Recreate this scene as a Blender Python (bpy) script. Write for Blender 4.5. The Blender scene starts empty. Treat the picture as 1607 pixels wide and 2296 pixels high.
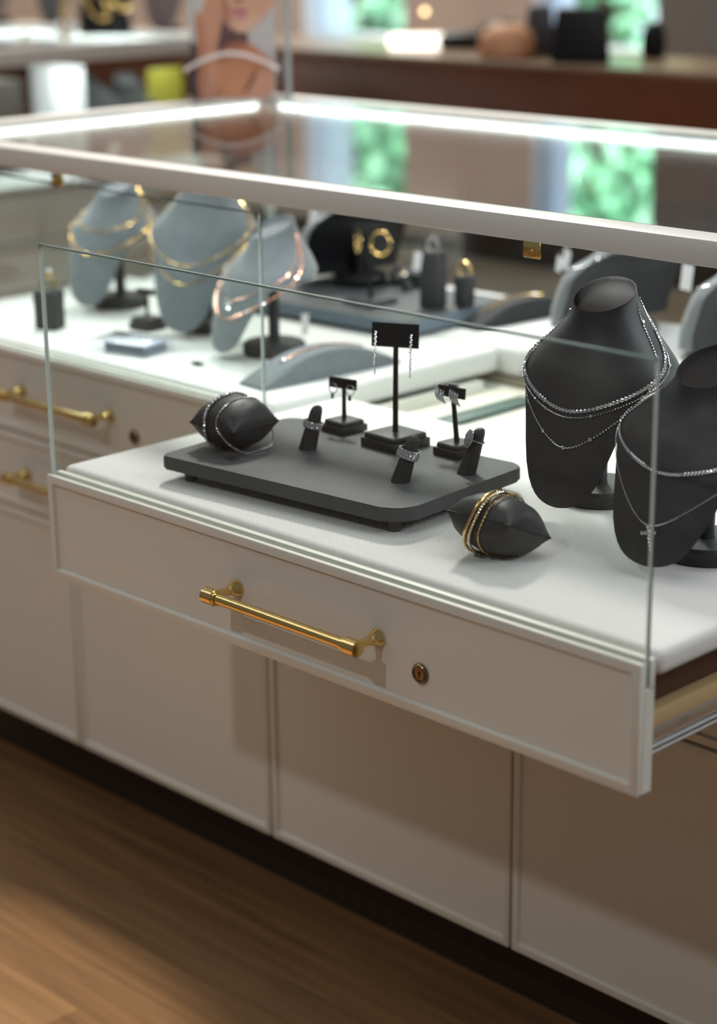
import bpy, bmesh, math, random
from math import sin, cos, pi, radians, sqrt
from mathutils import Vector, Matrix
random.seed(7)
K = 0.66                      # height of the open drawer's front edge above the floor
C = bpy.context.scene.collection
sc = bpy.context.scene

# ------------------------------------------------------------------ camera, world, lights, exposure
cam_d = bpy.data.cameras.new('camera'); cam = bpy.data.objects.new('camera', cam_d); C.objects.link(cam)
cam_d.sensor_fit = 'HORIZONTAL'; cam_d.sensor_width = 24.0; cam_d.lens = 4321.9 / 1607 * 24.0
YAW, PITCH, ROLL = radians(-45.352), radians(17.397), radians(-0.625)
_f = Vector((sin(YAW) * cos(PITCH), cos(YAW) * cos(PITCH), -sin(PITCH)))
_r = Vector((cos(YAW), -sin(YAW), 0)); _u = _r.cross(_f)
_r2 = cos(ROLL) * _r + sin(ROLL) * _u; _u2 = -sin(ROLL) * _r + cos(ROLL) * _u
cam.matrix_world = Matrix(((_r2.x, _u2.x, -_f.x, 1.66306), (_r2.y, _u2.y, -_f.y, -1.16864), (_r2.z, _u2.z, -_f.z, 0.58121 + K), (0, 0, 0, 1)))
cam_d.clip_start = 0.05; cam_d.clip_end = 60
cam_d.dof.use_dof = True; cam_d.dof.focus_distance = 1.86; cam_d.dof.aperture_fstop = 2.8
sc.camera = cam
sc.view_settings.view_transform = 'Standard'; sc.view_settings.look = 'None'
sc.view_settings.exposure = 0.0; sc.view_settings.gamma = 1.0; sc.view_settings.use_curve_mapping = False
sc.cycles.transparent_max_bounces = 24; sc.cycles.max_bounces = 8; sc.cycles.caustics_reflective = False; sc.cycles.caustics_refractive = False
sc.cycles.use_denoising = True

wd = bpy.data.worlds.new('world'); sc.world = wd; wd.use_nodes = True
nt = wd.node_tree; nt.nodes.clear()
wo = nt.nodes.new('ShaderNodeOutputWorld'); bg = nt.nodes.new('ShaderNodeBackground')
tc = nt.nodes.new('ShaderNodeTexCoord'); sx = nt.nodes.new('ShaderNodeSeparateXYZ'); rp = nt.nodes.new('ShaderNodeValToRGB')
nt.links.new(tc.outputs['Generated'], sx.inputs[0]); nt.links.new(sx.outputs['Y'], rp.inputs[0])
rp.color_ramp.elements[0].position = 0.70; rp.color_ramp.elements[0].color = (0.128, 0.130, 0.130, 1)
rp.color_ramp.elements[1].position = 0.86; rp.color_ramp.elements[1].color = (2.6, 3.3, 3.7, 1)
nt.links.new(rp.outputs[0], bg.inputs[0]); bg.inputs[1].default_value = 1.0; nt.links.new(bg.outputs[0], wo.inputs[0])

def lamp(name, kind, loc, target, power, size=0.1, size_y=None, color=(1, 1, 1), angle=None):
    d = bpy.data.lights.new(name, kind); o = bpy.data.objects.new(name, d); C.objects.link(o)
    o.location = loc; o.rotation_euler = (Vector(target) - Vector(loc)).to_track_quat('-Z', 'Y').to_euler()
    d.energy = power; d.color = color
    if kind == 'AREA':
        d.size = size
        if size_y: d.shape = 'RECTANGLE'; d.size_y = size_y
    else:
        d.shadow_soft_size = size
    if kind == 'SPOT': d.spot_size = angle or radians(70); d.spot_blend = 0.5
    return o
lamp('downlight_over_island', 'SPOT', (-0.9, 1.45, 2.55), (0.0, 0.2, 0.5), 200, 0.16, color=(1, 0.96, 0.9), angle=radians(110))
lamp('downlight_front', 'SPOT', (0.45, -1.95, 2.62), (0.4, 0.2, 0.4), 50, 0.05, color=(1, 0.975, 0.945), angle=radians(60))
lamp('downlight_aisle', 'SPOT', (-0.1, -0.72, 2.65), (-0.1, -0.72, 0), 330, 0.04, color=(1, 0.94, 0.84), angle=radians(36)).data.spot_blend = 0.12
lamp('ceiling_panel', 'AREA', (0.5, 0.9, 2.75), (0.5, 0.9, 0), 17, 2.2, 1.6, color=(1, 0.98, 0.96))
lamp('ceiling_strip', 'AREA', (-1.7, -1.3, 2.7), (-1.7, -1.3, 0), 9, 3.0, 0.18, color=(1, 0.98, 0.95))  # added lamp, placed to lay bright streaks on the brass handles
lamp('ceiling_strip', 'AREA', (-1.9, -0.55, 2.7), (-1.9, -0.55, 0), 7, 3.0, 0.12, color=(1, 0.98, 0.95))  # second added lamp for the handle streaks
lamp('right_aisle_panel', 'AREA', (2.7, 0.7, 2.3), (0.8, 0.2, 0.6), 24, 1.0, 0.8, color=(0.93, 0.97, 1))  # added lamp, brightens the open drawer's end face and side rail
lamp('wall_washer', 'AREA', (-3.0, 2.7, 3.3), (-3.2, 4.2, 1.0), 66, 3.5, 0.4, color=(1, 0.95, 0.9))  # added lamp, lifts the brightness of the back wall
lamp('daylight_outside', 'AREA', (-3.6, 4.9, 5.2), (-5.8, 7.6, 1.4), 2600, 5, 2, color=(0.95, 1, 0.95))

# ------------------------------------------------------------------ helpers
def srgb(r, g, b):
    f = lambda c: (c / 255 / 12.92) if c / 255 <= 0.04045 else ((c / 255 + 0.055) / 1.055) ** 2.4
    return (f(r), f(g), f(b), 1)

def mat(name, col, rough=0.5, metal=0.0, spec=0.5, coat=0.0, sheen=0.0):
    m = bpy.data.materials.new(name); m.use_nodes = True
    b = m.node_tree.nodes['Principled BSDF']
    b.inputs['Base Color'].default_value = col if len(col) == 4 else (*col, 1)
    b.inputs['Roughness'].default_value = rough; b.inputs['Metallic'].default_value = metal
    b.inputs['Specular IOR Level'].default_value = spec
    b.inputs['Coat Weight'].default_value = coat; b.inputs['Sheen Weight'].default_value = sheen
    return m

def N(m, t): return m.node_tree.nodes.new(t)
def Lk(m, a, b): m.node_tree.links.new(a, b)
def P(m): return m.node_tree.nodes['Principled BSDF']

def noise_tint(m, c1, c2, scale, bump=0.0, bscale=None, detail=3, dist=0.001):
    tcn = N(m, 'ShaderNodeTexCoord'); n = N(m, 'ShaderNodeTexNoise'); n.inputs['Scale'].default_value = scale; n.inputs['Detail'].default_value = detail
    r = N(m, 'ShaderNodeValToRGB'); r.color_ramp.elements[0].color = c1; r.color_ramp.elements[1].color = c2
    r.color_ramp.elements[0].position = 0.3; r.color_ramp.elements[1].position = 0.7
    Lk(m, tcn.outputs['Object'], n.inputs['Vector']); Lk(m, n.outputs['Fac'], r.inputs[0]); Lk(m, r.outputs[0], P(m).inputs['Base Color'])
    if bump:
        n2 = N(m, 'ShaderNodeTexNoise'); n2.inputs['Scale'].default_value = bscale or scale * 8; n2.inputs['Detail'].default_value = 2
        b = N(m, 'ShaderNodeBump'); b.inputs['Strength'].default_value = bump; b.inputs['Distance'].default_value = dist
        Lk(m, tcn.outputs['Object'], n2.inputs['Vector']); Lk(m, n2.outputs['Fac'], b.inputs['Height']); Lk(m, b.outputs[0], P(m).inputs['Normal'])

def emis(name, col, s):
    m = bpy.data.materials.new(name); m.use_nodes = True; t = m.node_tree; t.nodes.clear()
    e = t.nodes.new('ShaderNodeEmission'); o = t.nodes.new('ShaderNodeOutputMaterial')
    e.inputs[0].default_value = (*col, 1); e.inputs[1].default_value = s; t.links.new(e.outputs[0], o.inputs[0]); return m

def glass_mat(name, tint, strength=1.0):
    m = bpy.data.materials.new(name); m.use_nodes = True; t = m.node_tree; t.nodes.clear()
    o = t.nodes.new('ShaderNodeOutputMaterial'); mx = t.nodes.new('ShaderNodeMixShader')
    tr = t.nodes.new('ShaderNodeBsdfTransparent'); tr.inputs[0].default_value = (*tint, 1)
    gl = t.nodes.new('ShaderNodeBsdfGlossy'); gl.inputs['Roughness'].default_value = 0.0
    ge = t.nodes.new('ShaderNodeNewGeometry'); dp = t.nodes.new('ShaderNodeVectorMath'); dp.operation = 'DOT_PRODUCT'
    ab = t.nodes.new('ShaderNodeMath'); ab.operation = 'ABSOLUTE'
    su = t.nodes.new('ShaderNodeMath'); su.operation = 'SUBTRACT'; su.inputs[0].default_value = 1
    pw = t.nodes.new('ShaderNodeMath'); pw.operation = 'POWER'; pw.inputs[1].default_value = 5
    ml = t.nodes.new('ShaderNodeMath'); ml.operation = 'MULTIPLY_ADD'; ml.inputs[1].default_value = 0.96 * strength; ml.inputs[2].default_value = 0.04 * strength
    t.links.new(ge.outputs['Normal'], dp.inputs[0]); t.links.new(ge.outputs['Incoming'], dp.inputs[1])
    t.links.new(dp.outputs['Value'], ab.inputs[0]); t.links.new(ab.outputs[0], su.inputs[1]); t.links.new(su.outputs[0], pw.inputs[0])
    t.links.new(pw.outputs[0], ml.inputs[0]); t.links.new(ml.outputs[0], mx.inputs[0])
    t.links.new(tr.outputs[0], mx.inputs[1]); t.links.new(gl.outputs[0], mx.inputs[2]); t.links.new(mx.outputs[0], o.inputs[0])
    return m

M = {}
M['paint'] = mat('greige_paint', srgb(213, 212, 203), 0.44, spec=0.4)
M['frame_paint'] = mat('frame_paint', srgb(214, 213, 209), 0.35, spec=0.5)
M['kick'] = mat('dark_kick', srgb(46, 34, 26), 0.5)
M['fabric'] = mat('white_ribbed_fabric', srgb(232, 230, 227), 0.85, spec=0.15, sheen=0.1)
m = M['fabric']
tcn = N(m, 'ShaderNodeTexCoord'); mp = N(m, 'ShaderNodeMapping'); mp.inputs['Rotation'].default_value = (0, 0, radians(-45))
wv = N(m, 'ShaderNodeTexWave'); wv.inputs['Scale'].default_value = 210; wv.inputs['Distortion'].default_value = 0.9; wv.inputs['Detail'].default_value = 2; wv.inputs['Detail Scale'].default_value = 3
nz = N(m, 'ShaderNodeTexNoise'); nz.inputs['Scale'].default_value = 700
ad = N(m, 'ShaderNodeMath'); ad.operation = 'ADD'; bp_ = N(m, 'ShaderNodeBump'); bp_.inputs['Strength'].default_value = 0.4; bp_.inputs['Distance'].default_value = 0.0006
Lk(m, tcn.outputs['Object'], mp.inputs[0]); Lk(m, mp.outputs[0], wv.inputs['Vector']); Lk(m, tcn.outputs['Object'], nz.inputs['Vector'])
Lk(m, wv.outputs['Fac'], ad.inputs[0]); Lk(m, nz.outputs['Fac'], ad.inputs[1]); Lk(m, ad.outputs[0], bp_.inputs['Height']); Lk(m, bp_.outputs[0], P(m).inputs['Normal'])
rr = N(m, 'ShaderNodeValToRGB'); rr.color_ramp.elements[0].color = srgb(203, 202, 200); rr.color_ramp.elements[1].color = srgb(240, 239, 237)
Lk(m, wv.outputs['Fac'], rr.inputs[0]); Lk(m, rr.outputs[0], P(m).inputs['Base Color'])
M['brass'] = mat('polished_brass', (0.86, 0.63, 0.26), 0.13, 1.0)
M['bronze'] = mat('antique_bronze', (0.25, 0.19, 0.11), 0.22, 1.0)
M['black'] = mat('black_hole', (0.005, 0.005, 0.005), 0.6)
M['leather'] = mat('charcoal_leatherette', srgb(58, 58, 60), 0.5, spec=0.35); noise_tint(M['leather'], srgb(44, 45, 48), srgb(51, 52, 55), 60, 0.05, 900, dist=0.0003)
M['leather_cap'] = mat('charcoal_cap', srgb(54, 51, 51), 0.85, spec=0.08)
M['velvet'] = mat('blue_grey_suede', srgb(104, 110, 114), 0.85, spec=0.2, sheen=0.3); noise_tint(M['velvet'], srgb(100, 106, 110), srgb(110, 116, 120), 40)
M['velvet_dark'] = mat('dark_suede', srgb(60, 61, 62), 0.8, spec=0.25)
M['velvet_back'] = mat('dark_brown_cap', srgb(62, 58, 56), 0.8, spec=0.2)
M['tray'] = mat('charcoal_tray', srgb(84, 85, 86), 0.62, spec=0.35); noise_tint(M['tray'], srgb(66, 69, 71), srgb(80, 82, 84), 25, 0.08, 500, dist=0.0004)
M['tray_blue'] = mat('blue_grey_tray', srgb(104, 118, 130), 0.6, spec=0.3)
M['card'] = mat('black_card', srgb(30, 30, 31), 0.55, spec=0.3)
M['silver'] = mat('white_gold', (0.62, 0.61, 0.62), 0.18, 1.0)
M['gold'] = mat('yellow_gold', (0.82, 0.56, 0.22), 0.18, 1.0)
M['rose'] = mat('rose_gold', (0.80, 0.45, 0.34), 0.2, 1.0)
M['gem'] = mat('diamond', (0.86, 0.87, 0.9), 0.04, 0.85)
M['paper'] = mat('white_paper', srgb(238, 238, 240), 0.7)
M['ink'] = mat('grey_ink', srgb(60, 60, 62), 0.7)
M['acrylic'] = glass_mat('clear_acrylic', (0.97, 0.98, 1.0), 1.2)
M['glass'] = glass_mat('case_glass', (0.965, 0.985, 0.975), 0.8)
M['glass_edge'] = mat('green_glass_edge', srgb(58, 84, 79), 0.4, spec=0.35)
M['glass_chamfer'] = mat('glass_chamfer', srgb(226, 235, 232), 0.35, spec=0.4)  # pale colour paints the light caught by chamfers and left ends
M['led'] = emis('led_strip_light', (0.88, 1.0, 0.98), 5)
M['led_far'] = emis('led_strip_far', (0.88, 1.0, 0.98), 11)
M['bulb'] = emis('lamp_bulb', (1.0, 0.78, 0.5), 60)
M['steel'] = mat('zinc_steel', (0.6, 0.58, 0.55), 0.42, 1.0)
M['pale_wood'] = mat('pale_birch', srgb(196, 168, 122), 0.55)
M['box_brown'] = mat('dark_brown_drawer_box', srgb(74, 44, 22), 0.6)
M['beige'] = mat('cabinet_floor_beige', srgb(222, 218, 204), 0.4)
M['wall'] = mat('taupe_wall', srgb(176, 150, 134), 0.7); noise_tint(M['wall'], srgb(162, 143, 131), srgb(174, 155, 143), 3)
M['wall_dark'] = mat('dark_taupe_panel', srgb(98, 92, 88), 0.6)
M['trim_white'] = mat('white_window_frame', srgb(225, 232, 238), 0.5)
M['floor_far'] = None
M['counter_base'] = mat('olive_taupe_counter', srgb(142, 132, 115), 0.6)
M['counter_pink'] = mat('pale_taupe_panel', srgb(176, 166, 155), 0.6)
M['peach'] = mat('peach_velvet', srgb(214, 158, 122), 0.7)
M['grey_pink'] = mat('mauve_grey_display', srgb(128, 118, 120), 0.7)
M['jet'] = mat('jet_black_display', srgb(14, 14, 17), 0.45, spec=0.3)
M['olive_yellow'] = mat('olive_yellow_card', srgb(150, 142, 48), 0.6)
M['bark'] = mat('bark', srgb(90, 70, 52), 0.9)
M['leaf'] = mat('leaf', srgb(120, 200, 120), 0.55)
M['curtain'] = mat('sheer_curtain', srgb(225, 236, 250), 0.9)
oi = N(M['leaf'], 'ShaderNodeNewGeometry'); rl = N(M['leaf'], 'ShaderNodeValToRGB')
rl.color_ramp.elements[0].color = srgb(84, 168, 120); rl.color_ramp.elements[1].color = srgb(190, 244, 215)
Lk(M['leaf'], oi.outputs['Random Per Island'], rl.inputs[0]); Lk(M['leaf'], rl.outputs[0], P(M['leaf']).inputs['Base Color'])

_m = M['curtain']; _t = N(_m, 'ShaderNodeBsdfTranslucent'); _t.inputs[0].default_value = (.80, .88, .96, 1); _x = N(_m, 'ShaderNodeMixShader'); _x.inputs[0].default_value = 0.7
_o = [n for n in _m.node_tree.nodes if n.type == 'OUTPUT_MATERIAL'][0]
Lk(_m, P(_m).outputs[0], _x.inputs[1]); Lk(_m, _t.outputs[0], _x.inputs[2]); Lk(_m, _x.outputs[0], _o.inputs['Surface'])
def wood_mat(name, c1, c2, plank_l, plank_w, rough=0.4, rot=0.0):
    m = mat(name, c1, rough, spec=0.4)
    tcn = N(m, 'ShaderNodeTexCoord'); mp = N(m, 'ShaderNodeMapping'); mp.inputs['Rotation'].default_value = (0, 0, rot)
    br = N(m, 'ShaderNodeTexBrick'); br.inputs['Scale'].default_value = 1.0; br.inputs['Brick Width'].default_value = plank_l; br.inputs['Row Height'].default_value = plank_w
    br.inputs['Mortar Size'].default_value = 0.0012; br.inputs['Color1'].default_value = (0, 0, 0, 1); br.inputs['Color2'].default_value = (1, 1, 1, 1); br.inputs['Mortar'].default_value = (0.2, 0.2, 0.2, 1); br.offset = 0.37
    mp2 = N(m, 'ShaderNodeMapping'); mp2.inputs['Scale'].default_value = (1.2, 26, 1)
    n = N(m, 'ShaderNodeTexNoise'); n.inputs['Scale'].default_value = 2.2; n.inputs['Detail'].default_value = 6; n.inputs['Roughness'].default_value = 0.6
    mx = N(m, 'ShaderNodeMath'); mx.operation = 'MULTIPLY_ADD'; mx.inputs[1].default_value = 0.45
    r = N(m, 'ShaderNodeValToRGB'); r.color_ramp.elements[0].color = c1; r.color_ramp.elements[1].color = c2
    r.color_ramp.elements[0].position = 0.2; r.color_ramp.elements[1].position = 0.95
    Lk(m, tcn.outputs['Object'], mp.inputs[0]); Lk(m, mp.outputs[0], br.inputs['Vector']); Lk(m, mp.outputs[0], mp2.inputs[0]); Lk(m, mp2.outputs[0], n.inputs['Vector'])
    Lk(m, br.outputs['Color'], mx.inputs[0]); Lk(m, n.outputs['Fac'], mx.inputs[2]); Lk(m, mx.outputs[0], r.inputs[0]); Lk(m, r.outputs[0], P(m).inputs['Base Color'])
    return m
M['floor'] = wood_mat('oak_plank_floor', srgb(72, 48, 28), srgb(150, 113, 76), 1.4, 0.19)
M['counter_wood'] = wood_mat('walnut_counter', srgb(62, 28, 10), srgb(112, 58, 24), 3.0, 0.6, 0.35)
M['counter_top'] = mat('counter_top', srgb(138, 112, 84), 0.3)

def finish(name, bm, m, parent=None, angle=38, loc=None, rotz=None):
    for f in bm.faces: f.smooth = True
    for e in bm.edges:
        if len(e.link_faces) == 2:
            if e.link_faces[0].normal.length and e.calc_face_angle(0) > radians(angle): e.smooth = False
    me = bpy.data.meshes.new(name); bm.to_mesh(me); bm.free()
    for q in (m if isinstance(m, (list, tuple)) else [m]): me.materials.append(q)
    o = bpy.data.objects.new(name, me); C.objects.link(o)
    if parent is not None: o.parent = parent
    if loc is not None: o.location = loc
    if rotz is not None: o.rotation_euler = (0, 0, rotz)
    return o

def obj(name, bm, m, parent=None, angle=38, loc=None, rotz=None):
    bm.normal_update(); return finish(name, bm, m, parent, angle, loc, rotz)

def thing(name, label, cat, loc=(0, 0, 0), rotz=0.0, group=None):
    o = bpy.data.objects.new(name, None); o.empty_display_size = 0.02; C.objects.link(o)
    o.location = loc; o.rotation_euler = (0, 0, rotz); return tag(o, label, cat, group)
def tag(o, label, cat, group=None):
    o['label'] = label; o['category'] = cat
    if group: o['group'] = group
    return o
def struct(o, label=None, cat=None):
    o['kind'] = 'structure'
    if label: o['label'] = label
    if cat: o['category'] = cat
    return o
def W(x, y, z): return (x, y, z + K)

def merge(bm, tb, mi=0, mtx=None):
    if mtx is not None: bmesh.ops.transform(tb, matrix=mtx, verts=tb.verts)
    if mi:
        for f in tb.faces: f.material_index = mi
    me = bpy.data.meshes.new('tmp'); tb.to_mesh(me); tb.free(); bm.from_mesh(me); bpy.data.meshes.remove(me)

def box(bm, x0, x1, y0, y1, z0, z1, bev=0.0, seg=2, mi=0, mtx=None):
    tb = bmesh.new(); bmesh.ops.create_cube(tb, size=1)
    for v in tb.verts: v.co = Vector((x0 + (v.co.x + .5) * (x1 - x0), y0 + (v.co.y + .5) * (y1 - y0), z0 + (v.co.z + .5) * (z1 - z0)))
    if bev: bmesh.ops.bevel(tb, geom=tb.edges[:], offset=bev, segments=seg, profile=0.5, affect='EDGES')
    merge(bm, tb, mi, mtx)

def frames(pts, closed=False):
    n = len(pts); T = []
    for i in range(n):
        a = pts[(i - 1) % n] if closed or i > 0 else pts[i]; b = pts[(i + 1) % n] if closed or i < n - 1 else pts[i]
        T.append((b - a).normalized())
    up = Vector((0, 0, 1)) if abs(T[0].z) < 0.9 else Vector((1, 0, 0))
    u = (up - T[0] * up.dot(T[0])).normalized(); out = []
    for t in T:
        u = (u - t * u.dot(t)).normalized(); out.append((t, u, t.cross(u)))
    return out

def tube(bm, pts, r, seg=8, closed=False, mi=0, caps=True, flat=1.0):
    pts = [Vector(p) for p in pts]; fr = frames(pts, closed); rings = []
    for i, p in enumerate(pts):
        ri = r[i] if isinstance(r, (list, tuple)) else r
        t, u, w = fr[i]
        rings.append([bm.verts.new(p + u * ri * cos(2 * pi * k / seg) * flat + w * ri * sin(2 * pi * k / seg)) for k in range(seg)])
    n = len(rings)
    for i in range(n if closed else n - 1):
        A, B = rings[i], rings[(i + 1) % n]
        for k in range(seg):
            f = bm.faces.new((A[k], A[(k + 1) % seg], B[(k + 1) % seg], B[k])); f.material_index = mi
    if caps and not closed:
        f = bm.faces.new(rings[0][::-1]); f.material_index = mi; f = bm.faces.new(rings[-1]); f.material_index = mi

def lathe(bm, prof, seg=24, mtx=None, mi=0):
    """prof: list of (r, z)"""
    tb = bmesh.new(); rings = []
    for r, z in prof:
        if r < 1e-6: rings.append([tb.verts.new((0, 0, z))])
        else: rings.append([tb.verts.new((r * cos(2 * pi * k / seg), r * sin(2 * pi * k / seg), z)) for k in range(seg)])
    for A, B in zip(rings, rings[1:]):
        for k in range(seg):
            a = [A[k % len(A)], A[(k + 1) % len(A)], B[(k + 1) % len(B)], B[k % len(B)]]
            q = []
            for v in a:
                if v not in q: q.append(v)
            if len(q) > 2: tb.faces.new(q)
    if len(rings[0]) > 1: tb.faces.new(rings[0][::-1])
    if len(rings[-1]) > 1: tb.faces.new(rings[-1])
    bmesh.ops.recalc_face_normals(tb, faces=tb.faces[:])
    merge(bm, tb, mi, mtx)

def orient(p, n, x=None):
    n = Vector(n).normalized(); x = Vector(x) if x is not None else (Vector((1, 0, 0)) if abs(n.x) < .9 else Vector((0, 1, 0)))
    x = (x - n * x.dot(n)).normalized(); y = n.cross(x)
    return Matrix(((x.x, y.x, n.x, p[0]), (x.y, y.y, n.y, p[1]), (x.z, y.z, n.z, p[2]), (0, 0, 0, 1)))

def gem_bm(bm, r, mtx=None, mi=0, seg=8):
    lathe(bm, [(0, -0.5 * r), (r, 0.05 * r), (r, 0.15 * r), (0.58 * r, 0.5 * r)], seg, mtx, mi)

GEM = {}
def gem_mesh(r, cupmat='silver'):
    key = (round(r * 1e5), cupmat)
    if key not in GEM:
        bm = bmesh.new(); gem_bm(bm, r); lathe(bm, [(0.5 * r, -0.75 * r), (1.06 * r, -0.1 * r), (1.06 * r, 0.06 * r), (0.5 * r, -0.1 * r)], 8, None, 1)
        bm.normal_update()
        for f in bm.faces: f.smooth = False
        me = bpy.data.meshes.new('stone'); bm.to_mesh(me); bm.free(); me.materials.append(M['gem']); me.materials.append(M[cupmat]); GEM[key] = me
    return GEM[key]
def stone(parent, p, n, r, cup='silver', name='stone'):
    o = bpy.data.objects.new(name, gem_mesh(r, cup)); C.objects.link(o); o.parent = parent
    o.matrix_local = orient(p, n); return o

def pane(name, x0, x1, y0, y1, z0, z1, parent=None, axis='y', gm=None):
    """glass sheet: two large clear faces, green ground edges"""
    bm = bmesh.new(); box(bm, x0, x1, y0, y1, z0, z1, 0.0015, 1); bm.normal_update()
    i = 'xyz'.index(axis)
    for f in bm.faces: f.material_index = 0 if abs(f.normal[i]) > .9 else (2 if (max(abs(q) for q in f.normal) < .9 and f.normal.z < .5) or min(f.normal) < -.9 else 1)
    return obj(name, bm, [gm or M['glass'], M['glass_edge'], M['glass_chamfer']], parent, 10)

def panel(name, w, h, t, m, parent, loc, rim=0.0105, rec=0.0035, groove=False):
    """flat front with a thin raised rim; local x 0..w, z -h..0, front face y=0"""
    bm = bmesh.new(); box(bm, 0, w, 0, 0.0064 if groove else t, -h, 0, 0.0016 if groove else 0.0022, 2); bm.normal_update()
    ff = [f for f in bm.faces if f.normal.y < -0.99 and f.calc_area() > 0.3 * w * h]
    bmesh.ops.inset_region(bm, faces=ff, thickness=rim, depth=0)
    bmesh.ops.inset_region(bm, faces=ff, thickness=0.0028, depth=-rec)
    if groove:
        box(bm, 0, w, 0.0060, t, -h, -0.0235, 0.0008, 1); box(bm, 0, w, 0.0124, t, -0.026, 0.001, 0.0012, 2)
    return obj(name, bm, m, parent, 30, loc)

# ------------------------------------------------------------------ setting
bm = bmesh.new(); box(bm, -9, 4, -4, 4.2, -0.02, 0); struct(obj('floor', bm, M['floor']))
YW = 4.2; WT = 0.16
WIN = [(-4.05, -3.50), (-2.86, -2.32)]; ZB, ZT = 0.72, 2.75
bm = bmesh.new()
xs = [-8.0, WIN[0][0], WIN[0][1], WIN[1][0], WIN[1][1], -2.31]
for a, b in ((0, 1), (2, 3), (4, 5)): box(bm, xs[a], xs[b], YW, YW + WT, 0, 5.0)
for a, b in WIN:
    box(bm, a, b, YW, YW + WT, 0, ZB); box(bm, a, b, YW, YW + WT, ZT, 5.0)
struct(obj('wall_back', bm, M['wall']))
bm = bmesh.new(); box(bm, -2.31, 3.5, YW - 0.03, YW + WT, 0, 5.0); struct(obj('wall_right', bm, M['wall_dark']))
for i, (a, b) in enumerate(WIN):
    bm = bmesh.new()
    for q in ((a, a + .05, ZB, ZT), (b - .03, b, ZB, ZT), (a + .05, b - .03, ZB, ZB + .05), (a + .05, b - .03, ZT - .05, ZT)):
        box(bm, q[0], q[1], YW + WT - .06, YW + WT, q[2], q[3], 0.004)
    box(bm, a, a + 0.004, YW, YW + WT - .06, ZB, ZT)
    w = struct(obj('window_%d' % (i + 1), bm, M['trim_white']), ['left window with leafy trees outside', 'right window with leafy trees outside'][i], 'window')
    bm = bmesh.new(); cw = (.20, .12)[i]; prev = None  # added sheer sheet, lit from behind to give the pale bright strip
    for k in range(41):
        x = a + .012 + cw * k / 40; y = YW + .055 + .014 * sin(k * .95)
        cur = (bm.verts.new((x, y, ZB + .02)), bm.verts.new((x, y, ZT - .02)))
        if prev: bm.faces.new((prev[0], cur[0], cur[1], prev[1]))
        prev = cur
    tag(obj('curtain', bm, M['curtain'], None, 180), ['pale sheer curtain gathered at the left side of the left window', 'narrow pale sheer curtain at the left side of the right window'][i], 'curtain', 'sheer window curtains')
    p = pane('window_pane', a + .05, b - .03, YW + WT - .035, YW + WT - .03, ZB + .05, ZT - .05, w)

# ------------------------------------------------------------------ cabinets
def handle(name, parent, cx, y, z):
    """bar handle: bar along x, front at -y"""
    bm = bmesh.new(); L = 0.106; yb = y - 0.034
    rx = Matrix.Rotation(pi / 2, 4, 'Y')
    lathe(bm, [(0.0056, -L + .01), (0.0056, L - .01)], 24, Matrix.Translation((cx, yb, z)) @ rx)
    for s in (-1, 1):
        lathe(bm, [(0, 0), (0.0076, 0), (0.0082, 0.0006), (0.0082, 0.015), (0.0076, 0.0157), (0.0072, 0.0157), (0.0072, 0.0185), (0.0056, 0.0187)], 28,
              Matrix.Translation((cx + s * L, yb, z)) @ Matrix.Rotation(-s * pi / 2, 4, 'Y'))
        lathe(bm, [(0.0092, 0), (0.0092, 0.0012), (0.0085, 0.0022), (0.0046, 0.0125), (0.0043, 0.014), (0.0043, 0.032)], 28,
              Matrix.Translation((cx + s * (L - .0085), y, z)) @ Matrix.Rotation(pi / 2, 4, 'X'))
    return obj(name, bm, M['brass'], parent)
def lock(parent, x, y, z):
    bm = bmesh.new(); R = Matrix.Translation((x, y, z)) @ Matrix.Rotation(pi / 2, 4, 'X')
    lathe(bm, [(0.0098, 0), (0.0098, 0.001), (0.0092, 0.0024), (0.0080, 0.0032), (0.0068, 0.0024), (0.0066, 0.0012), (0.006, 0.0012), (0.0058, 0.0022), (0.0, 0.0024)], 32, R)
    o = obj('drawer_lock', bm, M['bronze'], parent)
    bm = bmesh.new(); lathe(bm, [(0.0017, 0), (0.0017, 0.0027), (0, 0.0027)], 16, Matrix.Translation((x, y, z + .001)) @ Matrix.Rotation(pi / 2, 4, 'X'))
    box(bm, x - .0008, x + .0008, y - .0027, y, z - .004, z + .0005); k = obj('keyhole', bm, M['black'], o)
    return o
def cushion_board(name, x0, x1, y0, y1, z0, z1, parent=None, bev=0.007):
    bm = bmesh.new(); box(bm, x0, x1, y0, y1, z0, z1, bev, 4); return obj(name, bm, M['fabric'], parent)

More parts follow.
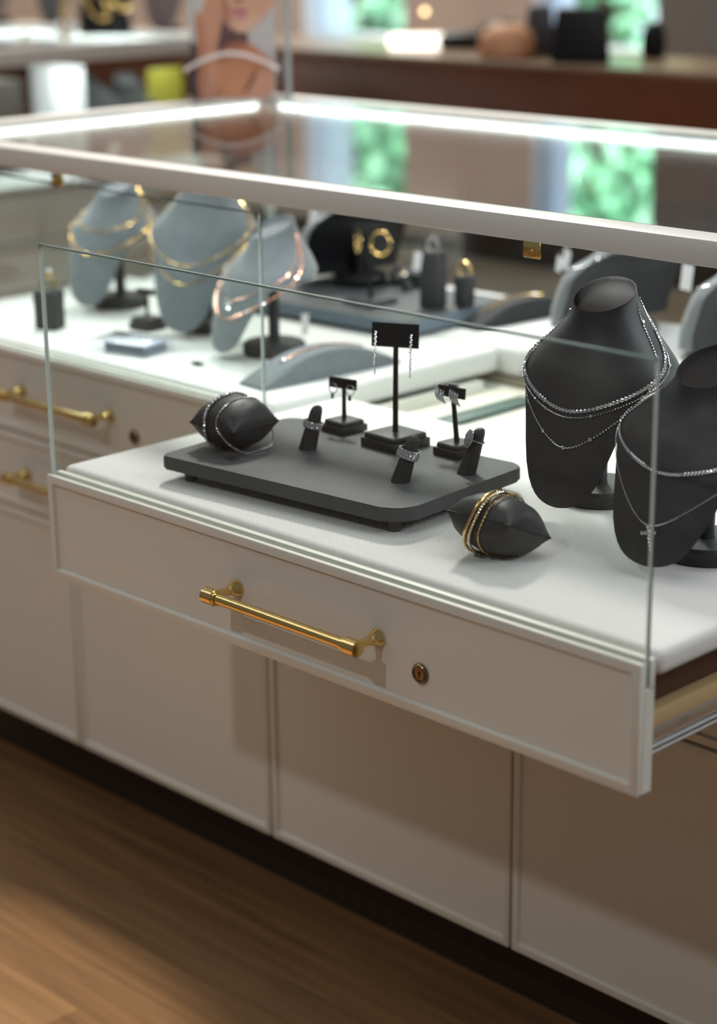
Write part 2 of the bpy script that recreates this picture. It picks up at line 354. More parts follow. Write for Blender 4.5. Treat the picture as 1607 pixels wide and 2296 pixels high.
YF, Z0 = 0.312, 0.010          # plane of the closed fronts, their top edge
H1, HL, HD = 0.117, 0.109, 0.326
def cabinet(x0, label, opened, x_lock):
    t = thing('drawer_cabinet', label, 'cabinet', (x0, YF, 0))
    W_ = 0.80; k = K + Z0
    bm = bmesh.new()
    box(bm, 0.002, W_ - .002, 0.024, 0.432, 0.105, K - 0.032); body = obj('cabinet_body', bm, M['beige'] if opened else M['paint'], t)
    bm = bmesh.new(); box(bm, 0, W_, 0.075, 0.43, 0.0, 0.105); obj('plinth', bm, M['kick'], t)
    for j in range(2):
        panel('cabinet_door', 0.397, HD, 0.02, M['paint'], t, (0.0015 + j * 0.4, 0, k - H1 - HL - .006))
    d = panel('drawer', 0.797, HL, 0.02, M['paint'], t, (0.0015, 0, k - H1 - .003))
    handle('drawer_handle', d, 0.403, 0.0035, -0.055); lock(d, 0.55, 0.0035, -0.074)
    if not opened:
        d = panel('drawer', 0.797, H1, 0.02, M['paint'], t, (0.0015, 0, k), groove=True)
        handle('drawer_handle', d, 0.403, 0.0035, -0.0565); lock(d, 0.55, 0.0035, -0.077)
        cushion_board('deck_pad', 0.003, 0.794, 0.022, 0.436, -0.026, 0.006, d)
        pane('glass_screen', 0.0, 0.797, 0.0068, 0.0120, -0.023, 0.236, d)
    else:
        d = panel('drawer', 0.80, H1, 0.02, M['paint'], t, (0, -YF, K), groove=True)
        handle('drawer_handle', d, 0.403, 0.0035, -0.0565); lock(d, 0.554, 0.0035, -0.077)
        cushion_board('deck_pad', 0.0, 0.803, 0.0215, 0.447, -0.017, 0.006, d, 0.008)
        pane('glass_screen', -0.0004, 0.8004, 0.0066, 0.0122, -0.0233, 0.2495, d)
        bm = bmesh.new()
        for a, b in ((0.02, 0.035), (0.758, 0.768)): box(bm, a, b, 0.021, 0.44, -0.078, -0.019)
        box(bm, 0.02, 0.768, 0.021, 0.44, -0.082, -0.078); obj('drawer_box', bm, M['box_brown'], d)
        bm = bmesh.new()
        box(bm, 0.7685, 0.782, 0.021, 0.44, -0.0735, -0.0585, 0.0006); box(bm, 0.7685, 0.777, 0.021, 0.44, -0.099, -0.0735)
        obj('drawer_side_rail', bm, M['pale_wood'], d)
        bm = bmesh.new(); box(bm, 0.008, 0.02, 0.021, 0.44, -0.085, -0.044, 0.0006); obj('drawer_side_rail', bm, M['pale_wood'], d)
        bm = bmesh.new()
        box(bm, 0.777, 0.7805, 0.021, 0.40, -0.0885, -0.0725, 0.0005)
        for z in (-0.0908, -0.0960): tube(bm, [(0.7815, 0.021, z), (0.7815, 0.40, z)], 0.0018, 8)
        box(bm, 0.7765, 0.7795, 0.021, 0.40, -0.0975, -0.0885)
        tube(bm, [(0.7807, 0.085, -.076), (0.7807, 0.0865, -.085), (0.7807, 0.090, -.078), (0.7807, 0.0935, -.085), (0.7807, 0.095, -.076)], 0.00035, 5)
        tube(bm, [(0.7807, 0.042, -.0845), (0.7807, 0.042, -.0755)], 0.0008, 6)
        obj('slide_rail', bm, M['steel'], d)
        bm = bmesh.new(); box(bm, 0.075, 0.108, 0.20, 0.385, K - .0315, K - .0265, 0.001); obj('glass_strip', bm, M['glass_edge'], t)
        bm = bmesh.new(); box(bm, 0.0, 0.012, 0.025, 0.385, K - .0315, K - 0.018); obj('side_panel', bm, M['paint'], t)
    return t
cabinet(-0.80, 'white cabinet at left with both drawers shut, two doors below', False, 0.55)
cabinet(0.0, 'white cabinet whose top drawer is pulled open under the glass screen', True, 0.554)

for x0, x1, y0, y1, lab in ((-0.775, 0.030, 0.752, 1.036, 'white fabric display board under the blue-grey tray at the back'),
                            (0.036, 0.775, 0.752, 1.036, 'white fabric display board at the back, right of the brass-coloured gap')):
    tag(cushion_board('display_board', x0, x1, y0, y1, K - .022, K + .016), lab, 'display board', 'back display boards')
bm = bmesh.new(); box(bm, -0.80, 0.80, 0.745, 1.05, 0.0, K - 0.0225)
t = tag(obj('rear_cabinet', bm, M['counter_base']), 'rear half of the display island beneath the back boards', 'cabinet')

# ------------------------------------------------------------------ glass showcase top
sh = thing('showcase_top', 'white framed glass top of the front display case with lit strips', 'showcase', W(-0.80, 0.30, 0.262))
def rel(o): o.location = Vector(o.location) - Vector(W(-0.80, 0.30, 0.262)); return o
def strip_lamp(a, z, wpm):
    lx, ly = a[1] - a[0], a[3] - a[2]; c = ((a[0] + a[1]) / 2, (a[2] + a[3]) / 2, z)
    return lamp('led_strip_lamp', 'AREA', c, (c[0], c[1] + 1e-5, c[2] - 1), wpm * max(lx, ly), lx, ly, color=(0.90, 1.0, 0.985))
X0, X1, Y0, Y1, ZA, ZBt = -0.79, 0.81, 0.303, 1.05, K + 0.2610, K + 0.2865
FWD = 0.040
bm = bmesh.new()
for a in ((X0, X1, Y0, Y0 + FWD), (X0, X1, Y1 - FWD, Y1), (X0, X0 + FWD, Y0 + FWD, Y1 - FWD), (X1 - FWD, X1, Y0 + FWD, Y1 - FWD)):
    box(bm, *a, ZA, ZBt, 0.002, 2)
rel(obj('top_frame', bm, M['frame_paint'], sh))
rel(pane('glass_top', X0 + .036, X1 - .036, Y0 + .036, Y1 - .036, ZBt - .006, ZBt + .0003, sh, 'z'))
for nm, a in (('led_strip', (X0 + .066, X1 - .05, Y0 + FWD, Y0 + FWD + .006)), ('led_strip', (X0 + .075, X1 - .05, Y1 - FWD - .006, Y1 - FWD)),
              ('led_strip', (X0 + FWD, X0 + FWD + .006, Y0 + .05, Y1 - FWD - .02)), ('led_strip', (X1 - FWD - .006, X1 - FWD, Y0 + .05, Y1 - .06))):
    bm = bmesh.new(); box(bm, *a, ZBt - .013, ZBt - .009); rel(obj(nm, bm, M['led'], sh))
    strip_lamp(a, ZBt - .0135, 1.5)
rel(pane('side_glass', X0 + .004, X0 + .009, Y0 + .02, Y1 - .01, K - 0.01, ZA + .003, sh, 'x'))
rel(pane('back_glass', X0 + .01, X1 - .01, Y1 - .009, Y1 - .004, K - 0.01, ZA + .003, sh, 'y'))
bm = bmesh.new(); box(bm, X1 - .03, X1 - .008, Y0 + .02, Y0 + .04, K - .02, ZA + .002, 0.001)
rel(obj('corner_post', bm, M['frame_paint'], sh))
for x in (-0.377, 0.418):
    bm = bmesh.new(); box(bm, x - .011, x + .011, 0.3085, 0.3115, K + .2435, K + .262, 0.0012)
    lathe(bm, [(0.0022, 0), (0.0022, .0012), (0, .0014)], 12, Matrix.Translation((x, 0.3085, K + .250)) @ Matrix.Rotation(pi / 2, 4, 'X'))
    rel(obj('lock_strike', bm, M['brass'], sh))

# ------------------------------------------------------------------ jewellery busts
PROF = [(0, .0305, .0300, .004), (.06, .0325, .032, .005), (.13, .041, .036, .006), (.21, .057, .043, .007), (.30, .076, .050, .006),
        (.37, .087, .054, .004), (.50, .088, .058, -.002), (.80, .086, .062, -.0155), (1.0, .083, .066, -.017)]
CUT2 = [(0, 1.0), (60, .985), (90, .96), (180, .95)]
CUT = [(0, 1.0), (10, .99), (18, .96), (24, .915), (29, .84), (34, .71), (39, .57), (45, .47), (54, .42), (70, .395), (90, .375), (110, .355), (140, .32), (180, .28)]
def lerp_tab(tab, t):
    for a, b in zip(tab, tab[1:]):
        if t <= b[0]:
            u = (t - a[0]) / (b[0] - a[0]); return [p + (q - p) * u for p, q in zip(a[1:], b[1:])]
    return list(tab[-1][1:])
def smooth_tab(tab, t, h):
    r = [lerp_tab(tab, min(max(t + d * h, 0), tab[-1][0])) for d in (-1, -.5, 0, .5, 1)]
    return [sum(q[i] for q in r) / 5 for i in range(len(r[0]))]
class Bust: pass
def bust_point(B, th, t, off=0.0):
    a, b, yc = smooth_tab(PROF, t, 0.06)
    s = B.s; a = a * s * B.wd; b = b * s; yc = yc * s
    tilt = max(0.0, 1 - t / 0.35) * 0.42
    cb = cos(th)
    if B.solid and cb < 0: cb *= 1 - .88 * min(1, max(0, (t - .08) / .2))
    y = yc - b * cb
    z = B.z1 + (B.H - B.z1) * (1 - t) + (y - yc) * tilt
    n = Vector((sin(th) / a, -cos(th) / b, 0)).normalized()
    n = (n + Vector((0, 0, 0.35 if t < .5 else 0.05))).normalized()
    return Vector((a * sin(th), y, z)) + n * off, n
def bust(label, loc, yaw, H, s=1.0, m='leather', mcap='leather_cap', mback='leather_cap', wd=1.0, group=None, disc=0.042, mbase='leather', solid=False, z1=0.012):
    B = Bust(); B.cut = CUT2 if solid else CUT; B.solid = solid; B.H = H; B.s = s; B.z1 = z1; B.wd = wd; B.loc = loc; B.yaw = yaw
    t = thing('necklace_bust', label, 'jewellery bust', loc, yaw, group); B.root = t
    bm = bmesh.new(); NT, NS = 96, 26; cols = []
    for i in range(NT):
        th = -pi + 2 * pi * i / NT
        tc_ = smooth_tab(B.cut, abs(math.degrees(th)), 3.5)[0]
        cols.append([bm.verts.new(bust_point(B, th, tc_ * k / NS)[0]) for k in range(NS + 1)])
    for i in range(NT):
        A, Bc = cols[i], cols[(i + 1) % NT]
        for k in range(NS): bm.faces.new((A[k], A[k + 1], Bc[k + 1], Bc[k]))
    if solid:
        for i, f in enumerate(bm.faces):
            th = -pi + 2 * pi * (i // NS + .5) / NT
            if abs(th) > pi / 2 and (i % NS) > NS * .16: f.material_index = 1  # unlit back side painted with the dark back material
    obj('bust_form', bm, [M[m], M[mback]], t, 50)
    # flat back closing the cut (mback material; shade painted in on solid busts)
    bm = bmesh.new(); rim = []
    for i in range(NT):
        th = -pi + 2 * pi * i / NT; rim.append(cols_pos(B, th))
    half = NT // 2
    rows = []
    for k in range(0, half + 1):
        a = rim[(half + k) % NT]; b = rim[(half - k) % NT]
        rows.append([bm.verts.new(a.lerp(b, j / 8) + Vector((0, 0.0, 0.012 * s * sin(pi * j / 8) * sin(pi * min(1, k / half))))) for j in range(9)])
    for r0, r1 in zip(rows, rows[1:]):
        for j in range(8): bm.faces.new((r0[j], r0[j + 1], r1[j + 1], r1[j]))
    bmesh.ops.remove_doubles(bm, verts=bm.verts, dist=1e-5); bmesh.ops.recalc_face_normals(bm, faces=bm.faces[:])
    obj('back_panel', bm, M[mback], t, 60)
    # neck cap, slightly dished with a raised rim
    bm = bmesh.new(); ring = [bust_point(B, -pi + 2 * pi * i / NT, 0)[0] for i in range(NT)]; cen = sum(ring, Vector()) / NT
    lv = []
    for fr_, dz in ((1.0, 0.0), (0.99, 0.001), (0.965, 0.001), (0.95, -0.002), (0.91, -0.0055), (0.5, -0.0052), (0.0, -0.005)):
        if fr_ == 0: lv.append([bm.verts.new(cen + Vector((0, 0, dz)))])
        else: lv.append([bm.verts.new(cen + (p - cen) * fr_ + Vector((0, 0, dz))) for p in ring])
    for A, Bq in zip(lv, lv[1:]):
        for k in range(NT):
            if len(Bq) == 1: bm.faces.new((A[k], A[(k + 1) % NT], Bq[0]))
            else: bm.faces.new((A[k], A[(k + 1) % NT], Bq[(k + 1) % NT], Bq[k]))
    obj('neck_cap', bm, M[mcap], t, 60)
    bm = bmesh.new(); d = disc
    lathe(bm, [(d - .002, 0), (d, .002), (d, .013), (d - .003, .0165), (0, .0172)], 48, Matrix.Translation((0, 0.004, 0))); obj('base_disc', bm, M[mbase], t)
    bm = bmesh.new(); lathe(bm, [(.0085, .016), (.0075, .02), (.0075, H * .50)], 20, Matrix.Translation((0, 0.004, 0))); obj('stem', bm, M[mbase], t)
    return B
def cols_pos(B, th):
    return bust_point(B, th, smooth_tab(B.cut, abs(math.degrees(th)), 3.5)[0])[0]

def neck_path(B, t_top, t_low, th_max, n, off, sharp=2.0, shift=0.0):
    out = []
    for i in range(n):
        u = -1 + 2 * i / (n - 1); th = radians(th_max) * u
        e = 0.11; fu = ((u * u + e * e) ** (sharp / 2) - e ** sharp) / ((1 + e * e) ** (sharp / 2) - e ** sharp)
        t = t_low + (t_top - t_low) * fu
        p, nn = bust_point(B, th + shift * (1 - u * u), t, off); out.append((p, nn))
    return out
def resample(path, step):
    out = [path[0]]; acc = 0.0
    for (p, n), (q, m2) in zip(path, path[1:]):
        d = (q - p).length; pos = step - acc
        while pos <= d:
            u = pos / d; out.append((p.lerp(q, u), n.lerp(m2, u).normalized())); pos += step
        acc = (acc + d) % step if d else acc
    return out
def chain_bm(bm, path, r, step=None):
    """fine cable chain: alternating flattened links"""
    step = step or r * 2.1
    pts = resample(path, step)
    for i in range(len(pts) - 1):
        p, n = pts[i]; q = pts[i + 1][0]; d = (q - p).normalized()
        side = d.cross(n).normalized(); w = side if i % 2 else n
        a = p - d * step * .4; b = q + d * step * .4; c = (a + b) / 2
        vs = [bm.verts.new(v) for v in (a, c + w * r * 1.3, b, c - w * r * 1.3, c + d.cross(w) * r * .8, c - d.cross(w) * r * .8)]
        for f in ((0, 1, 4), (1, 2, 4), (2, 3, 4), (3, 0, 4), (1, 0, 5), (2, 1, 5), (3, 2, 5), (0, 3, 5)): bm.faces.new([vs[j] for j in f])
    bmesh.ops.recalc_face_normals(bm, faces=bm.faces[:])
def necklace(B, label, metal, t_top, t_low, th_max, r=0.0008, sharp=2.0, stones=None, stone_r=0.0018, group=None, every=None, lo=-1, hi=1, off=0.0012, shift=0.0, n=160):
    """chain laid on a bust; stones: 'line' sets stones edge to edge between lo..hi, or a number of stations"""
    t = thing('necklace', label, 'necklace', B.loc, B.yaw, group)
    path = neck_path(B, t_top, t_low, th_max, n, off, sharp, shift)
    bm = bmesh.new(); chain_bm(bm, path, r); obj('chain', bm, M[metal], t)
    if stones == 'line':
        pts = resample(path[int((lo + 1) / 2 * (n - 1)):int((hi + 1) / 2 * (n - 1)) + 1], every or stone_r * 1.95)
        for p, nn in pts[:99]: stone(t, p + nn * .0006, nn, stone_r, metal)
    elif stones:
        for k in range(stones):
            i = int((k + .5) / stones * (n - 1)); p, nn = path[i]; stone(t, p + nn * .0006, nn, stone_r, metal)
    return t, path
def hang_tag(parent, p, w=0.012, h=0.022, rot=0.0, tilt=0.0, m='paper', yaw=0.0):
    bm = bmesh.new(); mtx = Matrix.Translation(p) @ Matrix.Rotation(yaw, 4, 'Z') @ Matrix.Rotation(rot, 4, 'Y') @ Matrix.Rotation(tilt, 4, 'X')
    box(bm, -w / 2, w / 2, -.0003, .0003, -h, 0, 0.0001, 1, 0, mtx)
    tube(bm, [mtx @ Vector((0, 0, -.001)), mtx @ Vector((0, .001, .008))], 0.0003, 5)
    o = obj('price_tag', bm, M[m], parent); o['label'] = 'white paper price tag'; return o

D_ = 0.006; L_ = 0.016; T_ = 0.034; T2 = 0.0402
A = bust('tall charcoal bust on the open drawer wearing a tennis necklace and a station chain', W(0.503, 0.318, D_), radians(9), 0.209)
Bb = bust('charcoal bust at the right edge of the open drawer wearing a cross pendant', W(0.684, 0.246, D_), radians(0), 0.178, 1.10)
necklace(A, 'diamond tennis necklace, highest on the tall charcoal bust', 'silver', .05, .525, 132, .0007, 1.25, 'line', .0021, lo=-.80, hi=.80)
necklace(A, 'fine white gold chain with small diamonds tucked just below the tennis necklace', 'silver', .07, .555, 132, .0007, 1.3, 8, .0017)
necklace(A, 'long white gold station chain, lowest on the tall charcoal bust', 'silver', .03, .70, 100, .0008, 1.2, 11, .0020, shift=0.02)
necklace(Bb, 'graduated diamond necklace on the bust at the right edge', 'silver', .05, .51, 132, .0008, 1.25, 'line', .0017, lo=-.55, hi=.45)
tC, pC = necklace(Bb, 'diamond cross pendant on a fine chain on the bust at the right edge', 'silver', .05, .78, 96, .0007, 1.0)
def cross(parent, p, n, s, metal):
    x = Vector((0, 0, 1)); x = (x - n * x.dot(n)).normalized(); y = n.cross(x); ang = radians(14)
    d1 = x * cos(ang) + y * sin(ang) * 1; d2 = n.cross(d1)
    bm = bmesh.new(); tube(bm, [p + d1 * .006 * s, p - d1 * .016 * s], .0012 * s, 6); tube(bm, [p - d2 * .0075 * s, p + d2 * .0075 * s], .0012 * s, 6)
    c = obj('cross_pendant', bm, M[metal], parent)
    for k in range(7): stone(c, p + d1 * (.006 - .0036 * k) * s + n * .0014, n, .0017 * s, metal)
    for k in (-2, -1, 1, 2): stone(c, p + d2 * .0036 * k * s + n * .0014, n, .0017 * s, metal)
pm, nm_ = pC[len(pC) // 2]; cross(tC, pm + Vector((0, -.001, -.006)), nm_, 1.0, 'silver')

kw = dict(m='velvet', mcap='velvet', mback='velvet_back', mbase='velvet_dark')
Cb = bust('blue-grey suede bust furthest left in the case with two gold chains', W(-0.615, 0.583, L_), radians(11), 0.178, 0.92, **kw)
Db = bust('blue-grey suede bust between its two neighbours in the closed left case', W(-0.385, 0.560, L_), radians(22), 0.214, 0.98, **kw)
Eb = bust('blue-grey suede bust with rose gold necklaces, nearest the glass joint', W(-0.205, 0.518, L_), radians(-12), 0.168, 0.97, **kw)
necklace(Cb, 'short gold chain on the leftmost suede bust', 'gold', .04, .36, 130, .0012, 1.3)
necklace(Cb, 'longer gold collar with a diamond at its side on the leftmost suede bust', 'gold', .05, .56, 128, .0019, 1.25)
necklace(Db, 'gold chain with small beads, upper of two on the middle suede bust', 'gold', .04, .56, 130, .0011, 1.3, 12, .0018)
necklace(Db, 'longer thin gold chain, lower of two on the middle suede bust', 'gold', .05, .68, 125, .0011, 1.2)
necklace(Eb, 'rose gold stone-set necklace on the suede bust by the glass joint', 'rose', .05, .72, 128, .0019, 1.12, 14, .0021)
tE, pE = necklace(Eb, 'fine rose gold chain with a diamond cross on the suede bust by the glass joint', 'rose', .06, .57, 125, .0010, 1.05)
pm, nm_ = pE[len(pE) // 2]; cross(tE, pm + Vector((0, -.001, -.006)), nm_, 1.25, 'silver')
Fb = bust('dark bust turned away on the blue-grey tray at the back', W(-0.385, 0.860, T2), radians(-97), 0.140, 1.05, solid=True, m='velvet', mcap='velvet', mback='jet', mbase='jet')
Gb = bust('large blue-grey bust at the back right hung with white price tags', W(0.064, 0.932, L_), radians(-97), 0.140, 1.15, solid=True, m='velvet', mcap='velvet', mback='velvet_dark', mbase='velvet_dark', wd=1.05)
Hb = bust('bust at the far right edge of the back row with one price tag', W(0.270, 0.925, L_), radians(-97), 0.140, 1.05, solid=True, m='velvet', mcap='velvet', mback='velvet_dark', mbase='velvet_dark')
tF, pF = necklace(Fb, 'thin silver necklace on the bust turned away on the tray', 'silver', .12, .45, 130, .001)
hang_tag(tF, Vector((0.03, -0.066, 0.11)), .013, .026, .2, 0, yaw=radians(120))
tG, pG = necklace(Gb, 'silver necklace with two price tags on the large back-right bust', 'silver', .12, .45, 130, .0016, 1.5)
hang_tag(tG, Vector((0.035, -0.080, 0.110)), .017, .030, .3, 0, yaw=radians(80)); hang_tag(tG, Vector((0.056, -0.074, 0.104)), .012, .022, .2, 0, yaw=radians(80))
tH, pH = necklace(Hb, 'silver necklace with a price tag on the bust at the far right edge', 'silver', .12, .42, 130, .0012, 1.5)
hang_tag(tH, Vector((0.035, -0.078, 0.115)), .017, .034, .1, 0, yaw=radians(100))

# ------------------------------------------------------------------ charcoal riser tray and what stands on it
def riser(label, cx, cy, z, sx_, sy_, th, rot, m, foot_h, rad=0.022):
    t = thing('riser_tray', label, 'tray', W(cx, cy, z), rot)
    def slab(bm, x, y, z0, z1, r):
        pts = []
        for qx, qy, a0, r in ((1, 1, 0, r[0]), (-1, 1, 90, r[1]), (-1, -1, 180, r[2]), (1, -1, 270, r[3])):
            for k in range(9):
                a = radians(a0 + k * 90 / 8); pts.append((qx * (x / 2 - r) + r * cos(a), qy * (y / 2 - r) + r * sin(a)))
        for zz0, zz1 in ((z0, z1),):
            lo = [bm.verts.new((p[0], p[1], zz0)) for p in pts]; hi = [bm.verts.new((p[0], p[1], zz1)) for p in pts]
            n = len(pts); bm.faces.new(lo[::-1]); bm.faces.new(hi)
            for k in range(n): bm.faces.new((lo[k], lo[(k + 1) % n], hi[(k + 1) % n], hi[k]))
    bm = bmesh.new(); slab(bm, sx_, sy_, foot_h, foot_h + th, rad if isinstance(rad, tuple) else (rad,) * 4)
    es = [e for e in bm.edges if abs(e.verts[0].co.z - e.verts[1].co.z) < 1e-6]
    bmesh.ops.bevel(bm, geom=es, offset=0.0016, segments=2, affect='EDGES'); bm.normal_update()
    for f in bm.faces: f.material_index = 0 if f.normal.z > .6 else 1
    obj('tray_top', bm, m, t, 50)
    for qx in (-1, 1):
        for qy in (-1, 1):
            bm = bmesh.new(); lathe(bm, [(.0062, 0), (.0066, .001), (.0066, foot_h + .0005)], 16, Matrix.Translation((qx * (sx_ / 2 - .024), qy * (sy_ / 2 - .020), 0))); obj('foot', bm, m[0], t)
    return t
riser('charcoal riser tray on four feet in the middle of the open drawer', 0.279, 0.174, D_, 0.325, 0.205, 0.0145, radians(5), [M['tray'], M['tray']], 0.0135, (.016, .012, .007, .026))

def ellipse_loop(n=64): return [2 * pi * k / n for k in range(n)]
def pillow(label, loc, rotz, roll, Lx, Wy, Tz, m, pitch=0.0):
    t = thing('bracelet_pillow', label, 'bracelet pillow', loc, rotz)
    bm = bmesh.new(); n = 28
    Mx = Matrix.Translation((0, 0, Tz * .62)) @ Matrix.Rotation(roll, 4, 'X') @ Matrix.Rotation(pitch, 4, 'Y')
    def pt(u, v, s):
        ear = .12 * abs(u * v) ** 9; du = 1 + .02 * (1 - v * v) - .13 * abs(v) ** 5 + ear; dv = 1 + .02 * (1 - u * u) - .13 * abs(u) ** 5 + ear
        h = max(0, (1 - u ** 2) * (1 - v ** 2)) ** 0.38
        wr = 1 + 0.03 * sin(9 * u + 4 * v) * (abs(u) > .55)
        return Mx @ Vector((u * Lx / 2 * du, v * Wy / 2 * dv, s * Tz / 2 * h * wr))
    P_ = {}
    for s in (1, -1):
        g = [[None] * (n + 1) for _ in range(n + 1)]
        for i in range(n + 1):
            for j in range(n + 1):
                u = sin(pi / 2 * (2 * i / n - 1)); v = sin(pi / 2 * (2 * j / n - 1))
                edge = i in (0, n) or j in (0, n)
                if edge and s == -1: g[i][j] = P_[(i, j)]
                else:
                    g[i][j] = bm.verts.new(pt(u, v, s))
                    if edge: P_[(i, j)] = g[i][j]
        for i in range(n):
            for j in range(n):
                q = (g[i][j], g[i + 1][j], g[i + 1][j + 1], g[i][j + 1]); bm.faces.new(q if s == 1 else q[::-1])
    zmin = min(v.co.z for v in bm.verts)
    for v in bm.verts: v.co.z -= zmin
    seam = [P_[(i, 0)].co.copy() for i in range(n + 1)] + [P_[(n, j)].co.copy() for j in range(1, n + 1)] + [P_[(i, n)].co.copy() for i in range(n - 1, -1, -1)] + [P_[(0, j)].co.copy() for j in range(n - 1, 0, -1)]
    obj('cushion', bm, m, t, 80)
    bm = bmesh.new(); tube(bm, seam, 0.0007, 6, True); obj('seam', bm, M['black'], t)
    def section(xf, scale=1.04, nn=72, tiltx=0.0):
        out = []
        for k in range(nn):
            a = 2 * pi * k / nn; v = cos(a); s = 1 if sin(a) >= 0 else -1
            p = pt(xf, v * .985, s); c = Mx @ Vector((xf * Lx / 2, 0, 0))
            if abs(v) > .9:  # round off the pinched edge
                pass
            p = c + (p - c) * scale; p.z -= zmin
            p.x += tiltx * (p.z - Tz * .5)
            out.append(p)
        return smooth_loop(out, 6)
    return t, section
def smooth_loop(p, it):
    n = len(p)
    for _ in range(it): p = [(p[i - 1] + p[i] * 2 + p[(i + 1) % n]) / 4 for i in range(n)]
    return p
def loop_normals(pts):
    c = sum(pts, Vector()) / len(pts); return [(p - c).normalized() for p in pts]
def loop_chain(pts, r):
    bm = bmesh.new(); ns = loop_normals(pts); path = list(zip(pts + [pts[0]], ns + [ns[0]])); chain_bm(bm, path, r); return bm

M['pillow'] = M['leather']
tb_, sec = pillow('charcoal bracelet pillow with gold bracelets at the front of the open drawer', W(0.547, 0.116, D_), radians(4), radians(-24), 0.074, 0.070, 0.056, M['pillow'])
def bracelet_root(label, pil, group=None): return thing('bracelet', label, 'bracelet', pil.location, pil.rotation_euler.z, group)
t = bracelet_root('smooth gold bangle, leftmost on the front pillow', tb_)
bm = bmesh.new(); tube(bm, sec(-.30, 1.12, 72, .3), .0016, 10, True); obj('bangle_hoop', bm, M['gold'], t)
t = bracelet_root('gold bangle set with a row of diamonds, middle one on the front pillow', tb_)
ps = sec(-.15, 1.10, 72, .3); bm = bmesh.new(); tube(bm, ps, .0013, 8, True); obj('bangle_hoop', bm, M['gold'], t)
cl = resample(list(zip(ps + [ps[0]], loop_normals(ps) + [loop_normals(ps)[0]])), .0029)
for p, n in cl[:64]:
    if p.z > .012: stone(t, p + n * .0010, n, .0011, 'gold')
t = bracelet_root('thin gold link bracelet, rightmost on the front pillow', tb_)
ps = sec(.10, 1.05, 72, .25); bm = loop_chain(ps, .0009); obj('chain', bm, M['gold'], t)

ta_, sec = pillow('charcoal bracelet pillow with silver bracelets on the riser tray', W(0.158, 0.134, T_), radians(2), radians(0), 0.068, 0.068, 0.055, M['pillow'])
t = bracelet_root('wide silver flower-link bracelet around the pillow on the tray', ta_)
ps = sec(-.25, 1.05); bm = loop_chain(ps, .0011); obj('chain', bm, M['silver'], t)
nn_ = loop_normals(ps); cl = resample(list(zip(ps + [ps[0]], nn_ + [nn_[0]])), .0046)
for p, n in cl[:60]: stone(t, p + n * .001, n, .0021, 'silver')
t = bracelet_root('thin silver tennis bracelet drooping around the front end of the pillow on the tray', ta_)
ps = sec(.30, 1.03)
ps = [Vector((p.x + .028 * max(0, (0.03 - p.z)) / .03, p.y, max(p.z, .003))) for p in ps]
nn_ = loop_normals(ps); bm = loop_chain(ps, .0009); obj('chain', bm, M['silver'], t)
cl = resample(list(zip(ps + [ps[0]], nn_ + [nn_[0]])), .003)
for p, n in cl[:80]:
    if p.z < .03: stone(t, p + n * .0006, n, .0014, 'silver')
bm = bmesh.new(); tube(bm, [(.03, -.03, .003), (.045, -.012, .002), (.05, .01, .002), (.045, .022, .003), (.034, .02, .006)], .0008, 6)
box(bm, .026, .044, -.045, -.032, .0008, .0016, .0002, 1); o = obj('price_tag', bm, M['acrylic'], t)

def block(bm, sx_, sy_, h, bev=0.003):
    box(bm, -sx_ / 2, sx_ / 2, -sy_ / 2, sy_ / 2, 0, h * .62, 0.0012); box(bm, -sx_ / 2 + .0022, sx_ / 2 - .0022, -sy_ / 2 + .0022, sy_ / 2 - .0022, h * .5, h, bev, 3)
def ear_stand(label, loc, rotz, bs, bh, post_h, cw, ch, card_rot, lean=(0, 0), pr=.0028, group=None):
    t = thing('earring_stand', label, 'earring stand', loc, rotz, group)
    bm = bmesh.new(); block(bm, bs, bs, bh); obj('base_block', bm, M['leather'], t)
    top = Vector((lean[0], lean[1], bh + post_h))
    bm = bmesh.new(); tube(bm, [(0, 0, bh - .001), (lean[0] * .68, lean[1] * .68, bh + post_h * .7), top, top + Vector((0, 0, ch * .4))], [pr * 1.15, pr, pr, pr], 10); obj('post', bm, M['card'], t)
    bm = bmesh.new(); mtx = Matrix.Translation(top) @ Matrix.Rotation(card_rot - rotz, 4, 'Z') @ Matrix.Rotation(radians(-6), 4, 'X')
    box(bm, -cw / 2, cw / 2, -.0035, -.0015, -.001, ch, .0004, 1, 0, mtx); obj('card', bm, M['card'], t)
    return t, Matrix.Translation(loc) @ Matrix.Rotation(rotz, 4, 'Z') @ mtx
def drop_earring(mw, x, z, label, n, r, group):
    t = thing('earring', label, 'earring', mw @ Vector((x, -.0045, z)), 0, group); t.rotation_euler = mw.to_euler()
    bm = bmesh.new(); tube(bm, [(0, -.0005, 0), (0, -.0005, -n * r * 2)], r * .45, 6); obj('drop_bar', bm, M['silver'], t)
    for k in range(n): stone(t, Vector(((-1) ** k * r * .25, -.0012, -r * 2.0 * k)), Vector((0, -1, 0)), r * (1 if k < n * .4 or n * .5 < k < n * .8 else .6), 'silver')
    return t
# tall stand
ts, mw = ear_stand('tall black T-shaped earring stand in the middle of the riser tray', W(0.281, 0.253, T_), radians(-3), .053, .0155, .0915, .052, .0245, radians(26), (-.003, .004))
g = 'pair of diamond bar drop earrings'
drop_earring(mw, -.021, .014, 'left diamond bar drop earring on the tall stand', 18, .00125, g)
drop_earring(mw, .018, .013, 'right diamond bar drop earring on the tall stand', 18, .00125, g)
